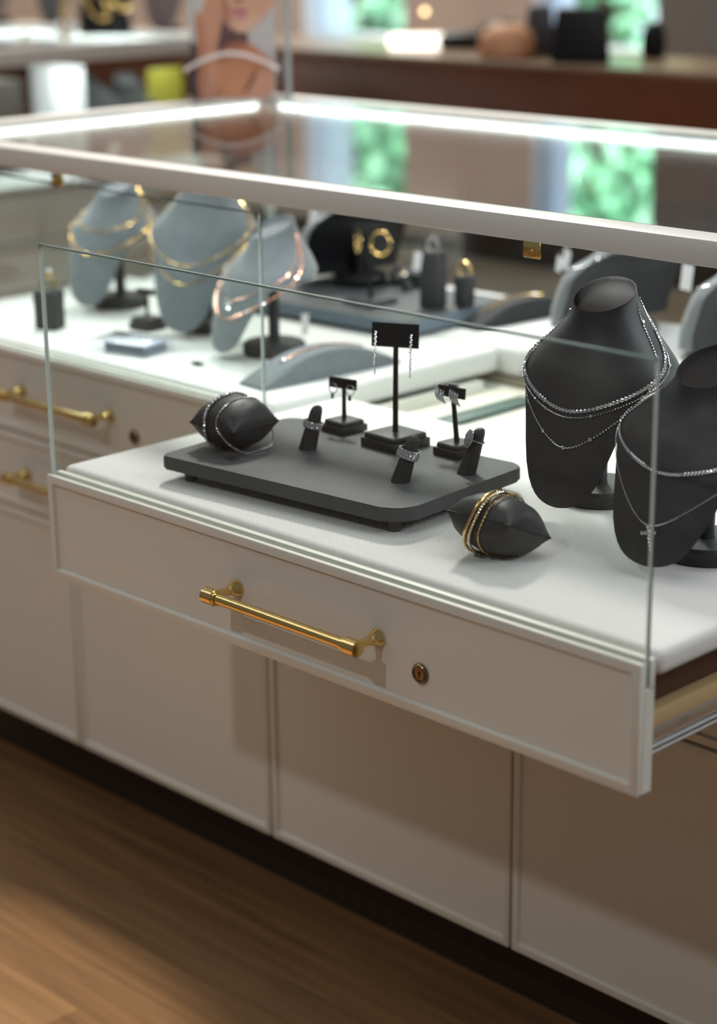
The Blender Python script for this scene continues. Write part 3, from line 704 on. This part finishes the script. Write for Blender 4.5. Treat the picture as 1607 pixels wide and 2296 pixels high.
# small left stand
ts, mw = ear_stand('small black earring stand left of the tall one with little hoops', W(0.197, 0.259, T_), radians(-3), .037, .0135, .034, .036, .0105, radians(12), (-.003, .003), .0024)
def hoop(mw, x, z, label, R, r, metal, group, charm=False, turn=0.0):
    t = thing('earring', label, 'earring', mw @ Vector((x, -.005, z)), 0, group); t.rotation_euler = mw.to_euler()
    bm = bmesh.new(); pts = [Vector((cos(turn) * R * sin(a), -sin(turn) * R * sin(a), -R + R * cos(a))) for a in ellipse_loop(28)]; tube(bm, pts, r, 8, True); obj('hoop_ring', bm, M[metal], t)
    if charm:
        bm = bmesh.new(); box(bm, -.0022, .0022, -.001, .001, -2 * R - .006, -2 * R, .0004, 1); obj('charm', bm, M[metal], t)
    return t
g = 'pair of small hoops with square charms'
hoop(mw, -.011, .004, 'left small silver hoop with a square charm', .0055, .0006, 'silver', g, True); hoop(mw, .0115, .004, 'right small silver hoop with a square charm', .0055, .0006, 'silver', g, True)
bm = bmesh.new(); box(bm, -.007, .007, -.0012, -.0008, .0085, .0135, 0, 1, 0, mw); tag(obj('price_tag', bm, M['acrylic']), 'clear tag on top of the small left earring stand', 'price tag')
# small right stand
ts, mw = ear_stand('small black earring stand right of the tall one with twisted diamond earrings', W(0.352, 0.272, T_), radians(-3), .036, .014, .046, .036, .0105, radians(4), (-.010, .004), .0026)
g = 'pair of twisted diamond earrings'
for x, lab in ((-.0115, 'left twisted diamond cluster earring'), (.0075, 'right twisted diamond cluster earring')):
    t = thing('earring', lab, 'earring', mw @ Vector((x, -.006, .002)), 0, g); t.rotation_euler = mw.to_euler()
    bm = bmesh.new()
    for s in range(4):
        tube(bm, [Vector((-.005 + s * .0032 + .004 * sin(a * .5), -.002 - .0035 * sin(a), .006 - .0125 * a / pi - .001 * s)) for a in [pi * k / 14 for k in range(15)]], .0007, 6)
    obj('twist_wire', bm, M['silver'], t)
    for s in range(4):
        for k in range(7):
            a = pi * (k + .5) / 7
            stone(t, Vector((-.005 + s * .0032 + .004 * sin(a * .5), -.0026 - .0038 * sin(a), .006 - .0125 * a / pi - .001 * s)), Vector((.15, -1, .1)), .0011, 'silver')
bm = bmesh.new(); box(bm, -.008, .008, -.0012, -.0007, .0085, .0145, 0, 1, 0, mw); box(bm, -.006, .005, -.00135, -.0012, .0105, .0122, 0, 1, 1, mw)
tag(obj('price_tag', bm, [M['paper'], M['ink']]), 'white tag with a dark bar behind the twisted diamond earrings', 'price tag')

def ring_cone(label, loc, lean, hgt=.042, r0=.0098, r1=.0062):
    t = thing('ring_cone', label, 'ring holder', loc); bm = bmesh.new(); seg = 28; rings = []
    lv = [(0, 1), (.25, .92), (.5, .83), (.75, .73), (.88, .66), (.95, .52), (.985, .3)]
    for u, f in lv:
        rings.append([bm.verts.new((lean[0] * u + r0 * f * cos(2 * pi * k / seg), lean[1] * u + r0 * f * sin(2 * pi * k / seg), hgt * u)) for k in range(seg)])
    for A_, B_ in zip(rings, rings[1:]):
        for k in range(seg): bm.faces.new((A_[k], A_[(k + 1) % seg], B_[(k + 1) % seg], B_[k]))
    bm.faces.new(rings[0][::-1]); bm.faces.new(rings[-1]); obj('cone_body', bm, M['leather'], t)
    return t
def band_ring(label, loc, lean, hgt, u, r0, rows, gr, metal='silver', oval=False):
    ax = Vector((lean[0], lean[1], hgt)).normalized(); c = Vector(loc) + Vector((lean[0] * u, lean[1] * u, hgt * u))
    t = thing('ring', label, 'ring', c); t.rotation_euler = ax.to_track_quat('Z', 'X').to_euler()
    R = r0 * 1.0
    bm = bmesh.new()
    if oval: tube(bm, [Vector((R * cos(a), R * sin(a), 0)) for a in ellipse_loop(36)], .0008, 8, True)
    else: lathe(bm, [(R - .0003, -rows * gr), (R + .0006, -rows * gr), (R + .0006, rows * gr), (R - .0003, rows * gr), (R - .0003, -rows * gr)], 40)
    obj('band', bm, M[metal], t)
    iv = t.rotation_euler.to_matrix().inverted()
    fd = iv @ Vector((.35, -.95, 0)); a0 = math.atan2(fd.y, fd.x)
    if not oval:
        nst = int(2 * pi * R / (2.2 * gr))
        for rr_ in range(rows):
            for k in range(nst):
                a = a0 + 2 * pi * k / nst + (rr_ % 2) * pi / nst
                if cos(a - a0) < -.15: continue
                n = Vector((cos(a), sin(a), 0)); stone(t, n * (R + .0008) + Vector((0, 0, (rr_ - (rows - 1) / 2) * 2 * gr)), n, gr, metal)
    else:
        a1 = a0 - .45
        n = Vector((cos(a1), sin(a1), 0)); s = Vector((-sin(a1), cos(a1), 0)); z = Vector((0, 0, 1))
        bm = bmesh.new(); lathe(bm, [(0, .0015), (.7, .0012), (1, 0), (.9, -.0012), (0, -.002)], 28, None)
        for v in bm.verts: v.co = n * (R + .003 + v.co.z) + s * v.co.x * .0058 + z * v.co.y * .0098 + z * .001
        obj('oval_setting', bm, M[metal], t)
        for i in range(-4, 5):
            for j in range(-3, 4):
                x = (j + .5 * (i % 2)) * .0020; y = i * .0021
                if (x / .0055) ** 2 + (y / .0095) ** 2 < .95: stone(t, n * (R + .0042 - .0009 * ((x / .0055) ** 2 + (y / .0095) ** 2)) + s * x + z * (y + .001), n, .00095, metal)
    return t
CO = [((0.222, 0.180), (.006, .010), 'ring cone left of the tall stand with a patterned silver band'),
      ((0.378, 0.160), (.008, .012), 'ring cone nearest the tray corner with a three-row diamond band'),
      ((0.407, 0.226), (.008, .012), 'ring cone at the right of the tray with an oval diamond ring')]
for (x, y), ln, lab in CO: ring_cone(lab, W(x, y, T_), ln, .047)
band_ring('wide patterned silver band on the ring cone left of the tall stand', W(*CO[0][0], T_), CO[0][1], .047, .56, .0096, 2, .0019)
band_ring('three-row diamond band on the ring cone nearest the tray corner', W(*CO[1][0], T_), CO[1][1], .047, .60, .0102, 3, .0016)
band_ring('oval pave diamond ring on the right ring cone', W(*CO[2][0], T_), CO[2][1], .047, .72, .0086, 1, .001, oval=True)

# ------------------------------------------------------------------ objects in the closed case
def ring_block(label, loc, rotz, w, d, h, m='velvet_dark'):
    t = thing('ring_block', label, 'ring holder', loc, rotz); bm = bmesh.new(); box(bm, -w / 2, w / 2, -d / 2, d / 2, 0, h, .004, 3); obj('block_body', bm, M[m], t)
    bm = bmesh.new(); box(bm, -.001, .001, -d / 2 + .004, d / 2 - .004, h - .0004, h + .0003); obj('ring_slot', bm, M['black'], t); return t
def upright_ring(label, loc, rotz, R, r, metal, big=None, group=None):
    t = thing('ring', label, 'ring', loc, rotz, group); bm = bmesh.new(); tube(bm, [Vector((R * sin(a), 0, R * .75 + R * cos(a))) for a in ellipse_loop(32)], r, 8, True); obj('band', bm, M[metal], t)
    if big: stone(t, Vector((0, 0, R * 1.75 + big * .8)), Vector((0, 0, 1)), big, metal)
    for k in (-1, 1): stone(t, Vector((k * .005, 0, R * 1.72)), Vector((k * .3, 0, 1)), .002, metal)
    return t
ring_block('dark upright ring block at the far left of the case', W(-0.556, 0.413, L_), radians(20), .035, .031, .056)
upright_ring('gold ring with a large pale stone on the far left block', W(-0.556, 0.413, L_ + .056), radians(20), .011, .0018, 'gold', .008)
ear_stand('small dark T stand in front of the leftmost suede bust', W(-0.452, 0.506, L_), radians(5), .038, .018, .032, .032, .008, radians(12), (0, 0), .0024)
t = thing('acrylic_block', 'clear acrylic block with a lilac top lying flat on the white deck', 'display block', W(-0.352, 0.402, L_), radians(12))
bm = bmesh.new(); box(bm, -.034, .036, -.022, .026, .0006, .013, .001, 1); obj('grey_core', bm, mat('grey_blue_core', srgb(120, 130, 146), .35), t)
bm = bmesh.new(); box(bm, -.036, .038, -.024, .028, .0131, .0150, .0006, 1); obj('top_card', bm, mat('lilac_card', srgb(206, 210, 226), .5), t)
bm = bmesh.new(); box(bm, -.056, .042, -.030, .032, 0, .0165, .0015, 2); obj('clear_sleeve', bm, M['acrylic'], t)
bm = bmesh.new(); box(bm, -.010, .010, -.006, .006, 0, .003, .0012, 2)
tag(obj('jewellery_clip', bm, M['jet'], None, 38, W(-0.228, 0.408, L_), radians(-15)), 'tiny black clip lying alone on the white deck', 'clip')

def ramp(label, loc, rotz, L, w, h, m):
    t = thing('bracelet_ramp', label, 'bracelet ramp', loc, rotz); bm = bmesh.new(); n = 32; rows = []
    for i in range(n + 1):
        u = -1 + 2 * i / n; z = .004 + (h - .004) * (1 - u * u); zb = max(0.0, z - .028 - .02 * abs(u) ** 3)
        r_ = []
        for a, b in ((-.5, 0), (-.5, .8), (-.43, .97), (-.3, 1), (.3, 1), (.43, .97), (.5, .8), (.5, 0)):
            r_.append(bm.verts.new((u * L / 2, a * w, z * b)))
        rows.append(r_)
    for A_, B_ in zip(rows, rows[1:]):
        for k in range(8): bm.faces.new((A_[k], A_[(k + 1) % 8], B_[(k + 1) % 8], B_[k]))
    bm.faces.new(rows[0]); bm.faces.new(rows[-1][::-1]); bmesh.ops.recalc_face_normals(bm, faces=bm.faces[:]); obj('ramp_body', bm, m, t)
    return t
def ramp_bracelet(label, loc, rotz, L, h, metal, u0, u1, r, y=0.0):
    t = thing('bracelet', label, 'bracelet', loc, rotz); path = []
    for i in range(60):
        u = u0 + (u1 - u0) * i / 59; path.append((Vector((u * L / 2, y, .004 + (h - .004) * (1 - u * u) + r)), Vector((0, 0, 1))))
    bm = bmesh.new(); chain_bm(bm, path, r); obj('chain', bm, M[metal], t)
    for p, n in resample(path, r * 6)[:40]: stone(t, p + n * r * .6, n, r * 1.0, metal)
    return t
ra = math.atan2(0.579 - 0.363, 0.002)
ramp('grey arched bracelet ramp in front of the glass joint', W(-0.072, 0.482, L_), radians(86), .225, .050, .036, M['velvet'])
ramp_bracelet('rose gold bracelet lying over the grey arched ramp', W(-0.072, 0.482, L_), radians(86), .225, .036, 'rose', -.62, .62, .0014, -.002)
ramp('dark arched bracelet ramp at the back, right of the blue-grey tray', W(-0.109, 0.913, L_), radians(84), .210, .046, .032, M['velvet_dark'])
ramp_bracelet('gold bracelet lying over the dark arched ramp at the back', W(-0.109, 0.913, L_), radians(84), .210, .032, 'gold', -.75, .55, .0018)

riser('blue-grey low tray on the back boards carrying pedestals and hoops', -0.300, 0.800, L_, 0.335, 0.225, 0.018, radians(3), [M['tray'], M['tray_blue']], 0.006, 0.012)
tt, mw = ear_stand('dark earring stand with gold hoops on the blue-grey tray', W(-0.262, 0.762, T2), radians(0), .056, .008, .090, .046, .014, radians(25), (0, 0), .003)
g = 'pair of large gold hoops'
hoop(mw, -.016, .006, 'left large gold hoop on the back stand, turned edgewise', .0155, .0018, 'gold', g, False, 1.0); hoop(mw, .018, .006, 'right large gold hoop on the back stand, facing forward', .0165, .0018, 'gold', g, False, .25)
ring_block('tall dark ring pedestal on the blue-grey tray', W(-0.178, 0.803, T2), radians(10), .032, .026, .080)
rg = upright_ring('silver ring with a white tag on the tall dark pedestal', W(-0.178, 0.803, T2 + .080), radians(10), .0095, .0013, 'silver', .003)
hang_tag(rg, Vector((-.014, -.016, -.001)), .013, .026, .15, 0)
ring_block('short dark ring pedestal beside the tall one', W(-0.150, 0.838, T2), radians(10), .024, .022, .044)
upright_ring('gold ring on the short dark pedestal', W(-0.150, 0.838, T2 + .044), radians(10), .0105, .0015, 'gold')
ring_cone('dark leaning ring cone behind the gold hoops', W(-0.285, 0.865, T2), (-.018, -.006), .040)
band_ring('wide gold ring on the leaning cone behind the hoops', W(-0.285, 0.865, T2), (-.018, -.006), .040, .6, .0084, 2, .0017, 'gold')
bm = bmesh.new(); box(bm, -.028, .028, -.022, .022, 0, .022, .003, 2)
tag(obj('display_riser', bm, M['velvet_dark'], None, 38, W(-0.318, 0.905, T2), radians(10)), 'low dark block behind the hoop stand', 'display block')
for x, y, lab in ((-0.628, 0.668, 'small grey tag standing behind the leftmost bust'), (-0.27, 0.640, 'small white tag hanging off the blue-grey tray edge')):
    bm = bmesh.new(); box(bm, -.005, .005, -.0006, .0006, 0, .026, .0002, 1); tag(obj('price_tag', bm, M['paper'] if x > -.4 else M['tray'], None, 38, W(x, y, L_), radians(35)), lab, 'price tag')

# ------------------------------------------------------------------ photo in an acrylic holder on the case top
ps_ = thing('sign_holder', 'clear acrylic holder with a portrait photo standing on the case corner', 'sign', W(-0.745, 0.945, 0.2870), radians(45))
bm = bmesh.new(); box(bm, -.078, .078, -.004, .004, 0, .225, .001, 1); obj('acrylic_case', bm, M['acrylic'], ps_)
bm = bmesh.new(); box(bm, .079, .087, -.012, .012, 0, .225, .001, 1); obj('acrylic_edge', bm, mat('grey_acrylic_edge', srgb(170, 172, 176), .2), ps_)
bm = bmesh.new()
cm = {}; cols_ = []
def cid(c):
    if c not in cm: cm[c] = len(cols_); cols_.append(mat('print_ink_%d' % len(cols_), srgb(*c), .45))
    return cm[c]
def pv(x, y): return ((x / 6.18 - 30) / 1372 - .075, (217 - y / 6.18) / 1372 + .001)
lay = [0]
def poly(pts, c, smooth_n=2):
    for _ in range(smooth_n):
        q = []
        for i in range(len(pts)):
            a, b = pts[i], pts[(i + 1) % len(pts)]; q += [(a[0] * .75 + b[0] * .25, a[1] * .75 + b[1] * .25), (a[0] * .25 + b[0] * .75, a[1] * .25 + b[1] * .75)]
        pts = q
    lay[0] += 1; y = -.0045 - lay[0] * .00004
    vs = []
    for p in pts:
        u, v = pv(*p); vs.append(bm.verts.new((max(-.075, min(.075, u)), y, max(.001, min(.214, v)))))
    f = bm.faces.new(vs); f.material_index = cid(c); bmesh.ops.triangulate(bm, faces=[f])
def ell(cx, cy, rx, ry, c, n=20): poly([(cx + rx * cos(2 * pi * k / n), cy + ry * sin(2 * pi * k / n)) for k in range(n)], c, 0)
poly([(185, -440), (1340, -440), (1340, 1345), (185, 1345)], (196, 190, 190), 0)
poly([(185, 560), (300, 640), (300, 1345), (185, 1345)], (72, 62, 66), 0)
poly([(560, 700), (900, 600), (1000, 590), (1120, 690), (1310, 830), (1330, 1000), (1240, 1345), (240, 1345), (420, 900)], (196, 132, 100), 1)
poly([(1040, 1040), (1320, 900), (1330, 1340), (900, 1345)], (206, 150, 124), 1)
poly([(600, 260), (720, 330), (960, 430), (1000, 560), (900, 680), (560, 760), (530, 600)], (98, 70, 72), 1)
poly([(620, 640), (900, 560), (960, 600), (760, 780), (560, 900)], (168, 108, 82), 1)
poly([(620, -300), (760, -420), (1180, -420), (1360, -200), (1350, 90), (1230, 240), (1080, 400), (930, 480), (790, 440), (690, 350), (620, 220)], (212, 162, 136), 2)
poly([(640, -100), (740, 100), (760, 330), (690, 340), (620, 200)], (176, 116, 96), 1)
poly([(900, 300), (1180, 200), (1080, 390), (930, 460), (800, 420)], (222, 178, 152), 1)
ell(870, 25, 60, 32, (130, 88, 78)); ell(865, 178, 110, 36, (176, 104, 112)); ell(880, 232, 95, 42, (200, 128, 140))
poly([(250, 250), (300, 60), (430, -60), (640, -60), (640, 300), (560, 620), (540, 1000), (545, 1345), (255, 1345), (300, 700)], (204, 148, 122), 1)
poly([(270, 200), (380, 260), (400, 620), (380, 1345), (260, 1345), (300, 660)], (190, 128, 102), 1)
poly([(280, 170), (270, -60), (430, -60), (380, 120), (320, 220)], (206, 198, 194), 1)
poly([(1090, 940), (1040, 1000), (900, 1250), (960, 1260), (1090, 1050)], (126, 88, 64), 1)
poly([(700, -430), (780, -250), (820, -240), (900, -300), (1250, -300), (1345, -430)], (70, 52, 46), 1)
ell(790, -120, 60, 18, (74, 50, 44)); ell(1090, -120, 66, 18, (74, 50, 44))
obj('photo_print', bm, cols_, ps_, 180)
bm = bmesh.new()
tube(bm, [Vector((-.084 + .150 * u, -.010 - .006 * sin(pi * u), .046 + .0270 * sin(pi * u) ** .9)) for u in [k / 24 for k in range(25)]], .0048, 8, flat=.7); obj('curved_band', bm, mat('white_plastic', srgb(240, 230, 228), .35), ps_)
bm = bmesh.new(); box(bm, -.082, .089, -.028, .028, 0, .003, .001, 1); obj('holder_foot', bm, M['acrylic'], ps_)

# ------------------------------------------------------------------ second display case, left background
X2, Y2a, Y2b = -1.88, 0.2, 1.93
s2 = thing('display_case', 'second white display case behind at left with lit glass top', 'display case', (X2, 1.0, 0))
def loc2(o): o.location = Vector(o.location) - Vector((X2, 1.0, 0)); return o
bm = bmesh.new(); box(bm, X2 - .80, X2 - .022, Y2a, Y2b, .10, K - .02); loc2(obj('case_body', bm, M['paint'], s2))
bm = bmesh.new(); box(bm, X2 - .74, X2 - .08, Y2a + .06, Y2b - .06, 0, .10); loc2(obj('plinth', bm, M['kick'], s2))
bm = bmesh.new(); box(bm, X2 - .795, X2 - .001, Y2a + .004, Y2b - .004, K - .02, K + .006, .006, 3); loc2(obj('deck_pad', bm, M['fabric'], s2))
bm = bmesh.new()
for a in ((X2 - .045, X2, Y2a, Y2b), (X2 - .82, X2 - .775, Y2a, Y2b), (X2 - .775, X2 - .045, Y2a, Y2a + .045), (X2 - .775, X2 - .045, Y2b - .045, Y2b)): box(bm, *a, K + .262, K + .298, .002, 2)
loc2(obj('top_frame', bm, M['frame_paint'], s2))
loc2(pane('glass_top', X2 - .78, X2 - .04, Y2a + .04, Y2b - .04, K + .291, K + .2965, s2, 'z'))
for a in ((X2 - .775, X2 - .763, Y2a + .05, Y2b - .06), (X2 - .76, X2 - .05, Y2b - .058, Y2b - .046), (X2 - .058, X2 - .046, Y2a + .05, Y2b - .07)):
    bm = bmesh.new(); box(bm, *a, K + .278, K + .285); loc2(obj('led_strip', bm, M['led_far'], s2)); strip_lamp(a, K + .2775, 1.5)
loc2(pane('side_glass', X2 - .012, X2 - .007, Y2a + .01, Y2b - .01, K, K + .262, s2, 'x'))
for j in range(3):
    y0 = Y2a + .004 + j * .575
    for z1_, hh in ((K - .001, .117), (K - .121, .109)):
        bm = bmesh.new(); box(bm, X2 - .021, X2 - .001, y0, y0 + .572, z1_ - hh, z1_, .002, 2); bm.normal_update()
        ff = [f for f in bm.faces if f.normal.x > .99]; bmesh.ops.inset_region(bm, faces=ff, thickness=.0105, depth=0); bmesh.ops.inset_region(bm, faces=ff, thickness=.003, depth=-.0035)
        d2 = loc2(obj('drawer', bm, M['paint'], s2, 30))
        h_ = handle('drawer_handle', d2, 0, 0, 0); h_.location = (X2 - .0045, y0 + .286, z1_ - .055); h_.rotation_euler = (0, 0, pi / 2)
    bm = bmesh.new(); box(bm, X2 - .021, X2 - .001, y0, y0 + .572, .10, K - .233, .002, 2); loc2(obj('cabinet_door', bm, M['paint'], s2))
bm = bmesh.new(); box(bm, -.045, .045, -.045, .045, 0, .235, .004, 2); tag(obj('display_column', bm, M['paper'], None, 38, (-2.06, 1.545, K + .006)), 'white square column inside the second case', 'display column')
for x, y, lab in ((-2.10, 1.66, 'grey bust in the second case beside the white column'), (-2.10, 1.78, 'grey bust in the second case beside the yellow card')):
    bust(lab, (x, y, K + .006), radians(60), .19, 1.0, m='velvet_dark', mcap='velvet_dark', mback='velvet_dark', mbase='jet')
bm = bmesh.new(); box(bm, -.004, .004, -.058, .058, 0, .21, .001, 1); box(bm, -.03, .004, -.058, .058, 0, .004, .001, 1)
tag(obj('display_card', bm, M['olive_yellow'], None, 38, (-2.06, 1.865, K + .006), radians(5)), 'olive yellow card standing in the second case', 'card')
bm = bmesh.new(); box(bm, -.05, .05, -.05, .05, 0, .21, .01, 2); tag(obj('display_box', bm, mat('dark_brown_box', srgb(62, 54, 48), .6), None, 38, (-2.12, 1.41, K + .006)), 'dark brown box in the second case left of the white column', 'box')

# on its top: black stand hung with gold, white box
ZT2 = K + .2985
t = thing('jewellery_stand', 'black slanted stand hung with wide gold bangles on the second case', 'jewellery stand', (-2.13, 1.745, ZT2), radians(60))
bm = bmesh.new(); box(bm, -.062, .062, -.03, .03, 0, .17, .006, 2)
for v in bm.verts: v.co.x *= 1 - .25 * v.co.z / .17; v.co.y += .25 * v.co.z
obj('stand_body', bm, M['jet'], t)
for k, (x, z, R, tl, lab) in enumerate(((-.025, .075, .042, .5, 'gold bangle leaning low on the left of the black stand'), (.012, .105, .036, -.15, 'gold bangle hanging in the middle of the black stand'), (.045, .095, .038, -.3, 'gold bangle hanging at the right of the black stand'))):
    b = thing('bangle', lab, 'bracelet', Vector((-2.13, 1.745, ZT2)) + Matrix.Rotation(radians(60), 3, 'Z') @ Vector((x, -.045, z)), radians(60), 'gold bangles on the black stand'); bm = bmesh.new()
    tube(bm, [Vector((R * .45 * sin(a) * cos(tl) - R * cos(a) * sin(tl), -.004, R * cos(a) * cos(tl) + R * .45 * sin(a) * sin(tl))) for a in ellipse_loop(32)], .0055, 8, True); obj('bangle_hoop', bm, M['gold'], b)
bm = bmesh.new(); pth = [(Vector((.004 * sin(k * .9), 0, .17 - .17 * k / 30)), Vector((1, -1, 0)).normalized()) for k in range(31)]; chain_bm(bm, pth, .0065, .010)
tube(bm, [(0, 0, 0), (0, 0, .2)], .003, 6)
tag(obj('gold_chain_strand', bm, M['gold'], None, 38, (-1.96, 1.50, ZT2)), 'gold chain strand standing left of the black stand', 'necklace')
bm = bmesh.new(); box(bm, -.02, .02, -.015, .015, 0, .035, .003, 2); tag(obj('gift_box', bm, M['paper'], None, 38, (-2.16, 1.72 - .07, ZT2), radians(45)), 'small white box between the gold strand and the black stand', 'box')

# ------------------------------------------------------------------ wooden counter at the back with its objects
ZC = 0.908
t = thing('wooden_counter', 'dark wooden counter along the back wall', 'counter', (-1.3, 2.2, 0))
def locc(o): o.location = Vector(o.location) - Vector((-1.3, 2.2, 0)); return o
bm = bmesh.new(); box(bm, -5.2, 1.6, 2.2, 2.56, ZC - .012, ZC, .002, 1); locc(obj('counter_top', bm, M['counter_top'], t))
bm = bmesh.new(); box(bm, -5.2, 1.6, 2.2, 2.55, ZC - .27, ZC - .012, .004, 2); locc(obj('fascia', bm, M['counter_wood'], t))
bm = bmesh.new(); box(bm, -5.2, -1.45, 2.24, 2.6, .48, ZC - .27); locc(obj('upper_panel', bm, M['counter_pink'], t))
bm = bmesh.new(); box(bm, -1.45, 1.6, 2.26, 2.6, .44, ZC - .27); locc(obj('dark_recess', bm, M['kick'], t))  # shade of the gap painted in with the dark kick material
bm = bmesh.new(); box(bm, -5.2, 1.6, 2.22, 2.6, 0, .44, .003, 1); locc(obj('lower_panel', bm, M['counter_base'], t))
def lump(name, lab, cat, loc, sx_, sy_, sz_, m, rot=0.0, e=2.4):
    bm = bmesh.new(); bmesh.ops.create_uvsphere(bm, u_segments=28, v_segments=16, radius=1)
    for v in bm.verts:
        v.co = Vector((math.copysign(abs(v.co.x) ** (2 / e), v.co.x) * sx_, math.copysign(abs(v.co.y) ** (2 / e), v.co.y) * sy_, max(-.55, math.copysign(abs(v.co.z) ** (2 / e), v.co.z)) * sz_ + .55 * sz_))
    return tag(obj(name, bm, m, None, 60, loc, rot), lab, cat)
bm = bmesh.new(); box(bm, -.068, .068, -.05, .05, 0, .118, .012, 3)
for v in bm.verts: v.co.x *= 1 - .22 * v.co.z / .118; v.co.y *= 1 - .3 * v.co.z / .118
tag(obj('display_block', bm, M['jet'], None, 60, (-1.12, 2.29, ZC), radians(40)), 'black tapered display block in front of the right window', 'display block')
bm = bmesh.new(); box(bm, -.04, .04, -.03, .03, 0, .115, .012, 3)
for v in bm.verts: v.co.x *= 1 - .35 * v.co.z / .118
tag(obj('display_form', bm, mat('smoke_grey', srgb(70, 70, 76), .35), None, 60, (-1.33, 2.40, ZC), radians(40)), 'smoke grey display form left of the black block', 'display block')
lump('rounded_bowl', 'peach rounded bowl on the wooden counter', 'bowl', (-1.33, 2.285, ZC), .062, .062, .05, M['peach'])
bm = bmesh.new(); box(bm, -.03, .03, -.02, .02, 0, .05, .006, 2); tag(obj('pale_box', bm, mat('pale_blue_box', srgb(196, 206, 220), .4), None, 38, (-1.37, 2.42, ZC), radians(30)), 'pale silver box behind the peach bowl', 'box')
lump('black_pouch', 'low black pouch, longer of two on the wooden counter', 'pouch', (-1.62, 2.48, ZC), .085, .05, .028, M['jet'], radians(40))
lump('black_pouch', 'taller rounded black pouch beside the peach bowl', 'pouch', (-1.50, 2.46, ZC), .055, .05, .048, M['jet'])
bm = bmesh.new(); box(bm, -.075, .075, -.03, .03, 0, .034, .012, 3); tag(obj('table_lamp', bm, emis('warm_lamp_shade', (1.0, .90, .78), 3.0), None, 38, (-1.72, 2.40, ZC), radians(42)), 'low glowing lamp on the wooden counter', 'lamp')
lump('black_pouch', 'small dark pouch right of the tapered black block', 'pouch', (-1.06, 2.48, ZC), .026, .026, .052, M['jet'])
bm = bmesh.new(); lathe(bm, [(.012, 0), (.012, .004), (.003, .006), (.003, .07)], 16); tt = thing('candle_lamp', 'tiny warm light between the windows', 'lamp', (-1.84, 2.55, ZC)); obj('stem', bm, M['brass'], tt)
bm = bmesh.new(); bmesh.ops.create_uvsphere(bm, u_segments=14, v_segments=10, radius=.008); obj('bulb', bm, emis('warm_bulb', (1, .7, .35), 5), tt, 60, (0, 0, .078))
for i, (x, y, s, mm, lab) in enumerate(((-3.55, 2.42, 1.0, 'grey_pink', 'mauve grey bust on the counter at the far left'), (-3.24, 2.42, .9, 'velvet', 'pale blue-grey bust on the counter left of the gold strand'), (-2.72, 2.42, 1.0, 'grey_pink', 'mauve grey bust on the counter right of the black stand'), (-3.0, 2.46, .9, 'velvet_dark', 'dark grey bust on the counter behind the gold strand'))):
    bust(lab, (x, y, ZC), radians(40), .21, s, m=mm, mcap=mm, mback=mm, mbase='jet')
for x in (-2.285, -2.17):
    t = thing('wall_lamp', 'round warm wall spotlight, %s of the two on the dark wall panel' % ('left' if x < -2.2 else 'right'), 'lamp', (x, YW - .03, 1.26), 0, 'wall spotlights')
    bm = bmesh.new(); lathe(bm, [(.02, 0), (.02, .012), (.014, .016), (.014, .035)], 20, Matrix.Rotation(pi / 2, 4, 'X')); obj('lamp_housing', bm, M['brass'], t)
    bm = bmesh.new(); lathe(bm, [(.010, .034), (.010, .037), (0, .039)], 20, Matrix.Rotation(pi / 2, 4, 'X')); obj('bulb', bm, M['bulb'], t)

# ------------------------------------------------------------------ trees outside the windows
def tree(lab, x, y, h, r, nleaf, seed):
    rnd = random.Random(seed); t = thing('tree', lab, 'tree', (x, y, 0), 0, 'trees outside the windows')
    bm = bmesh.new(); tube(bm, [(0, 0, 0), (.05, .02, h * .4), (0, .05, h * .8)], [.12, .09, .04], 10); obj('trunk', bm, M['bark'], t)
    bm = bmesh.new()
    for k in range(nleaf):
        d = Vector((rnd.gauss(0, 1), rnd.gauss(0, 1), rnd.gauss(0, 1))).normalized() * rnd.random() ** .4
        p = Vector((d.x * r, d.y * r, h * .55 + d.z * h * .52)); p.z = max(.1, p.z)
        n = Vector((rnd.gauss(0, 1), rnd.gauss(-.8, 1), rnd.gauss(.6, 1))).normalized(); s = rnd.uniform(.05, .11); mt = orient(p, n)
        vs = [bm.verts.new(mt @ Vector(q)) for q in ((-s * .5, 0, 0), (0, -s, .02), (s * .5, 0, 0), (0, s, .02))]; bm.faces.new(vs)
    obj('crown', bm, M['leaf'], t, 180)
tree('broad leafy tree outside the left window', -6.6, 7.0, 3.6, .85, 1700, 1)
tree('broad leafy tree outside the right window', -4.85, 7.0, 3.6, .85, 1700, 2)
tree('taller leafy tree far behind the left window', -9.0, 9.6, 4.6, 1.1, 1500, 3)
tree('taller leafy tree far behind the right window', -6.75, 9.6, 4.6, 1.05, 1500, 4)
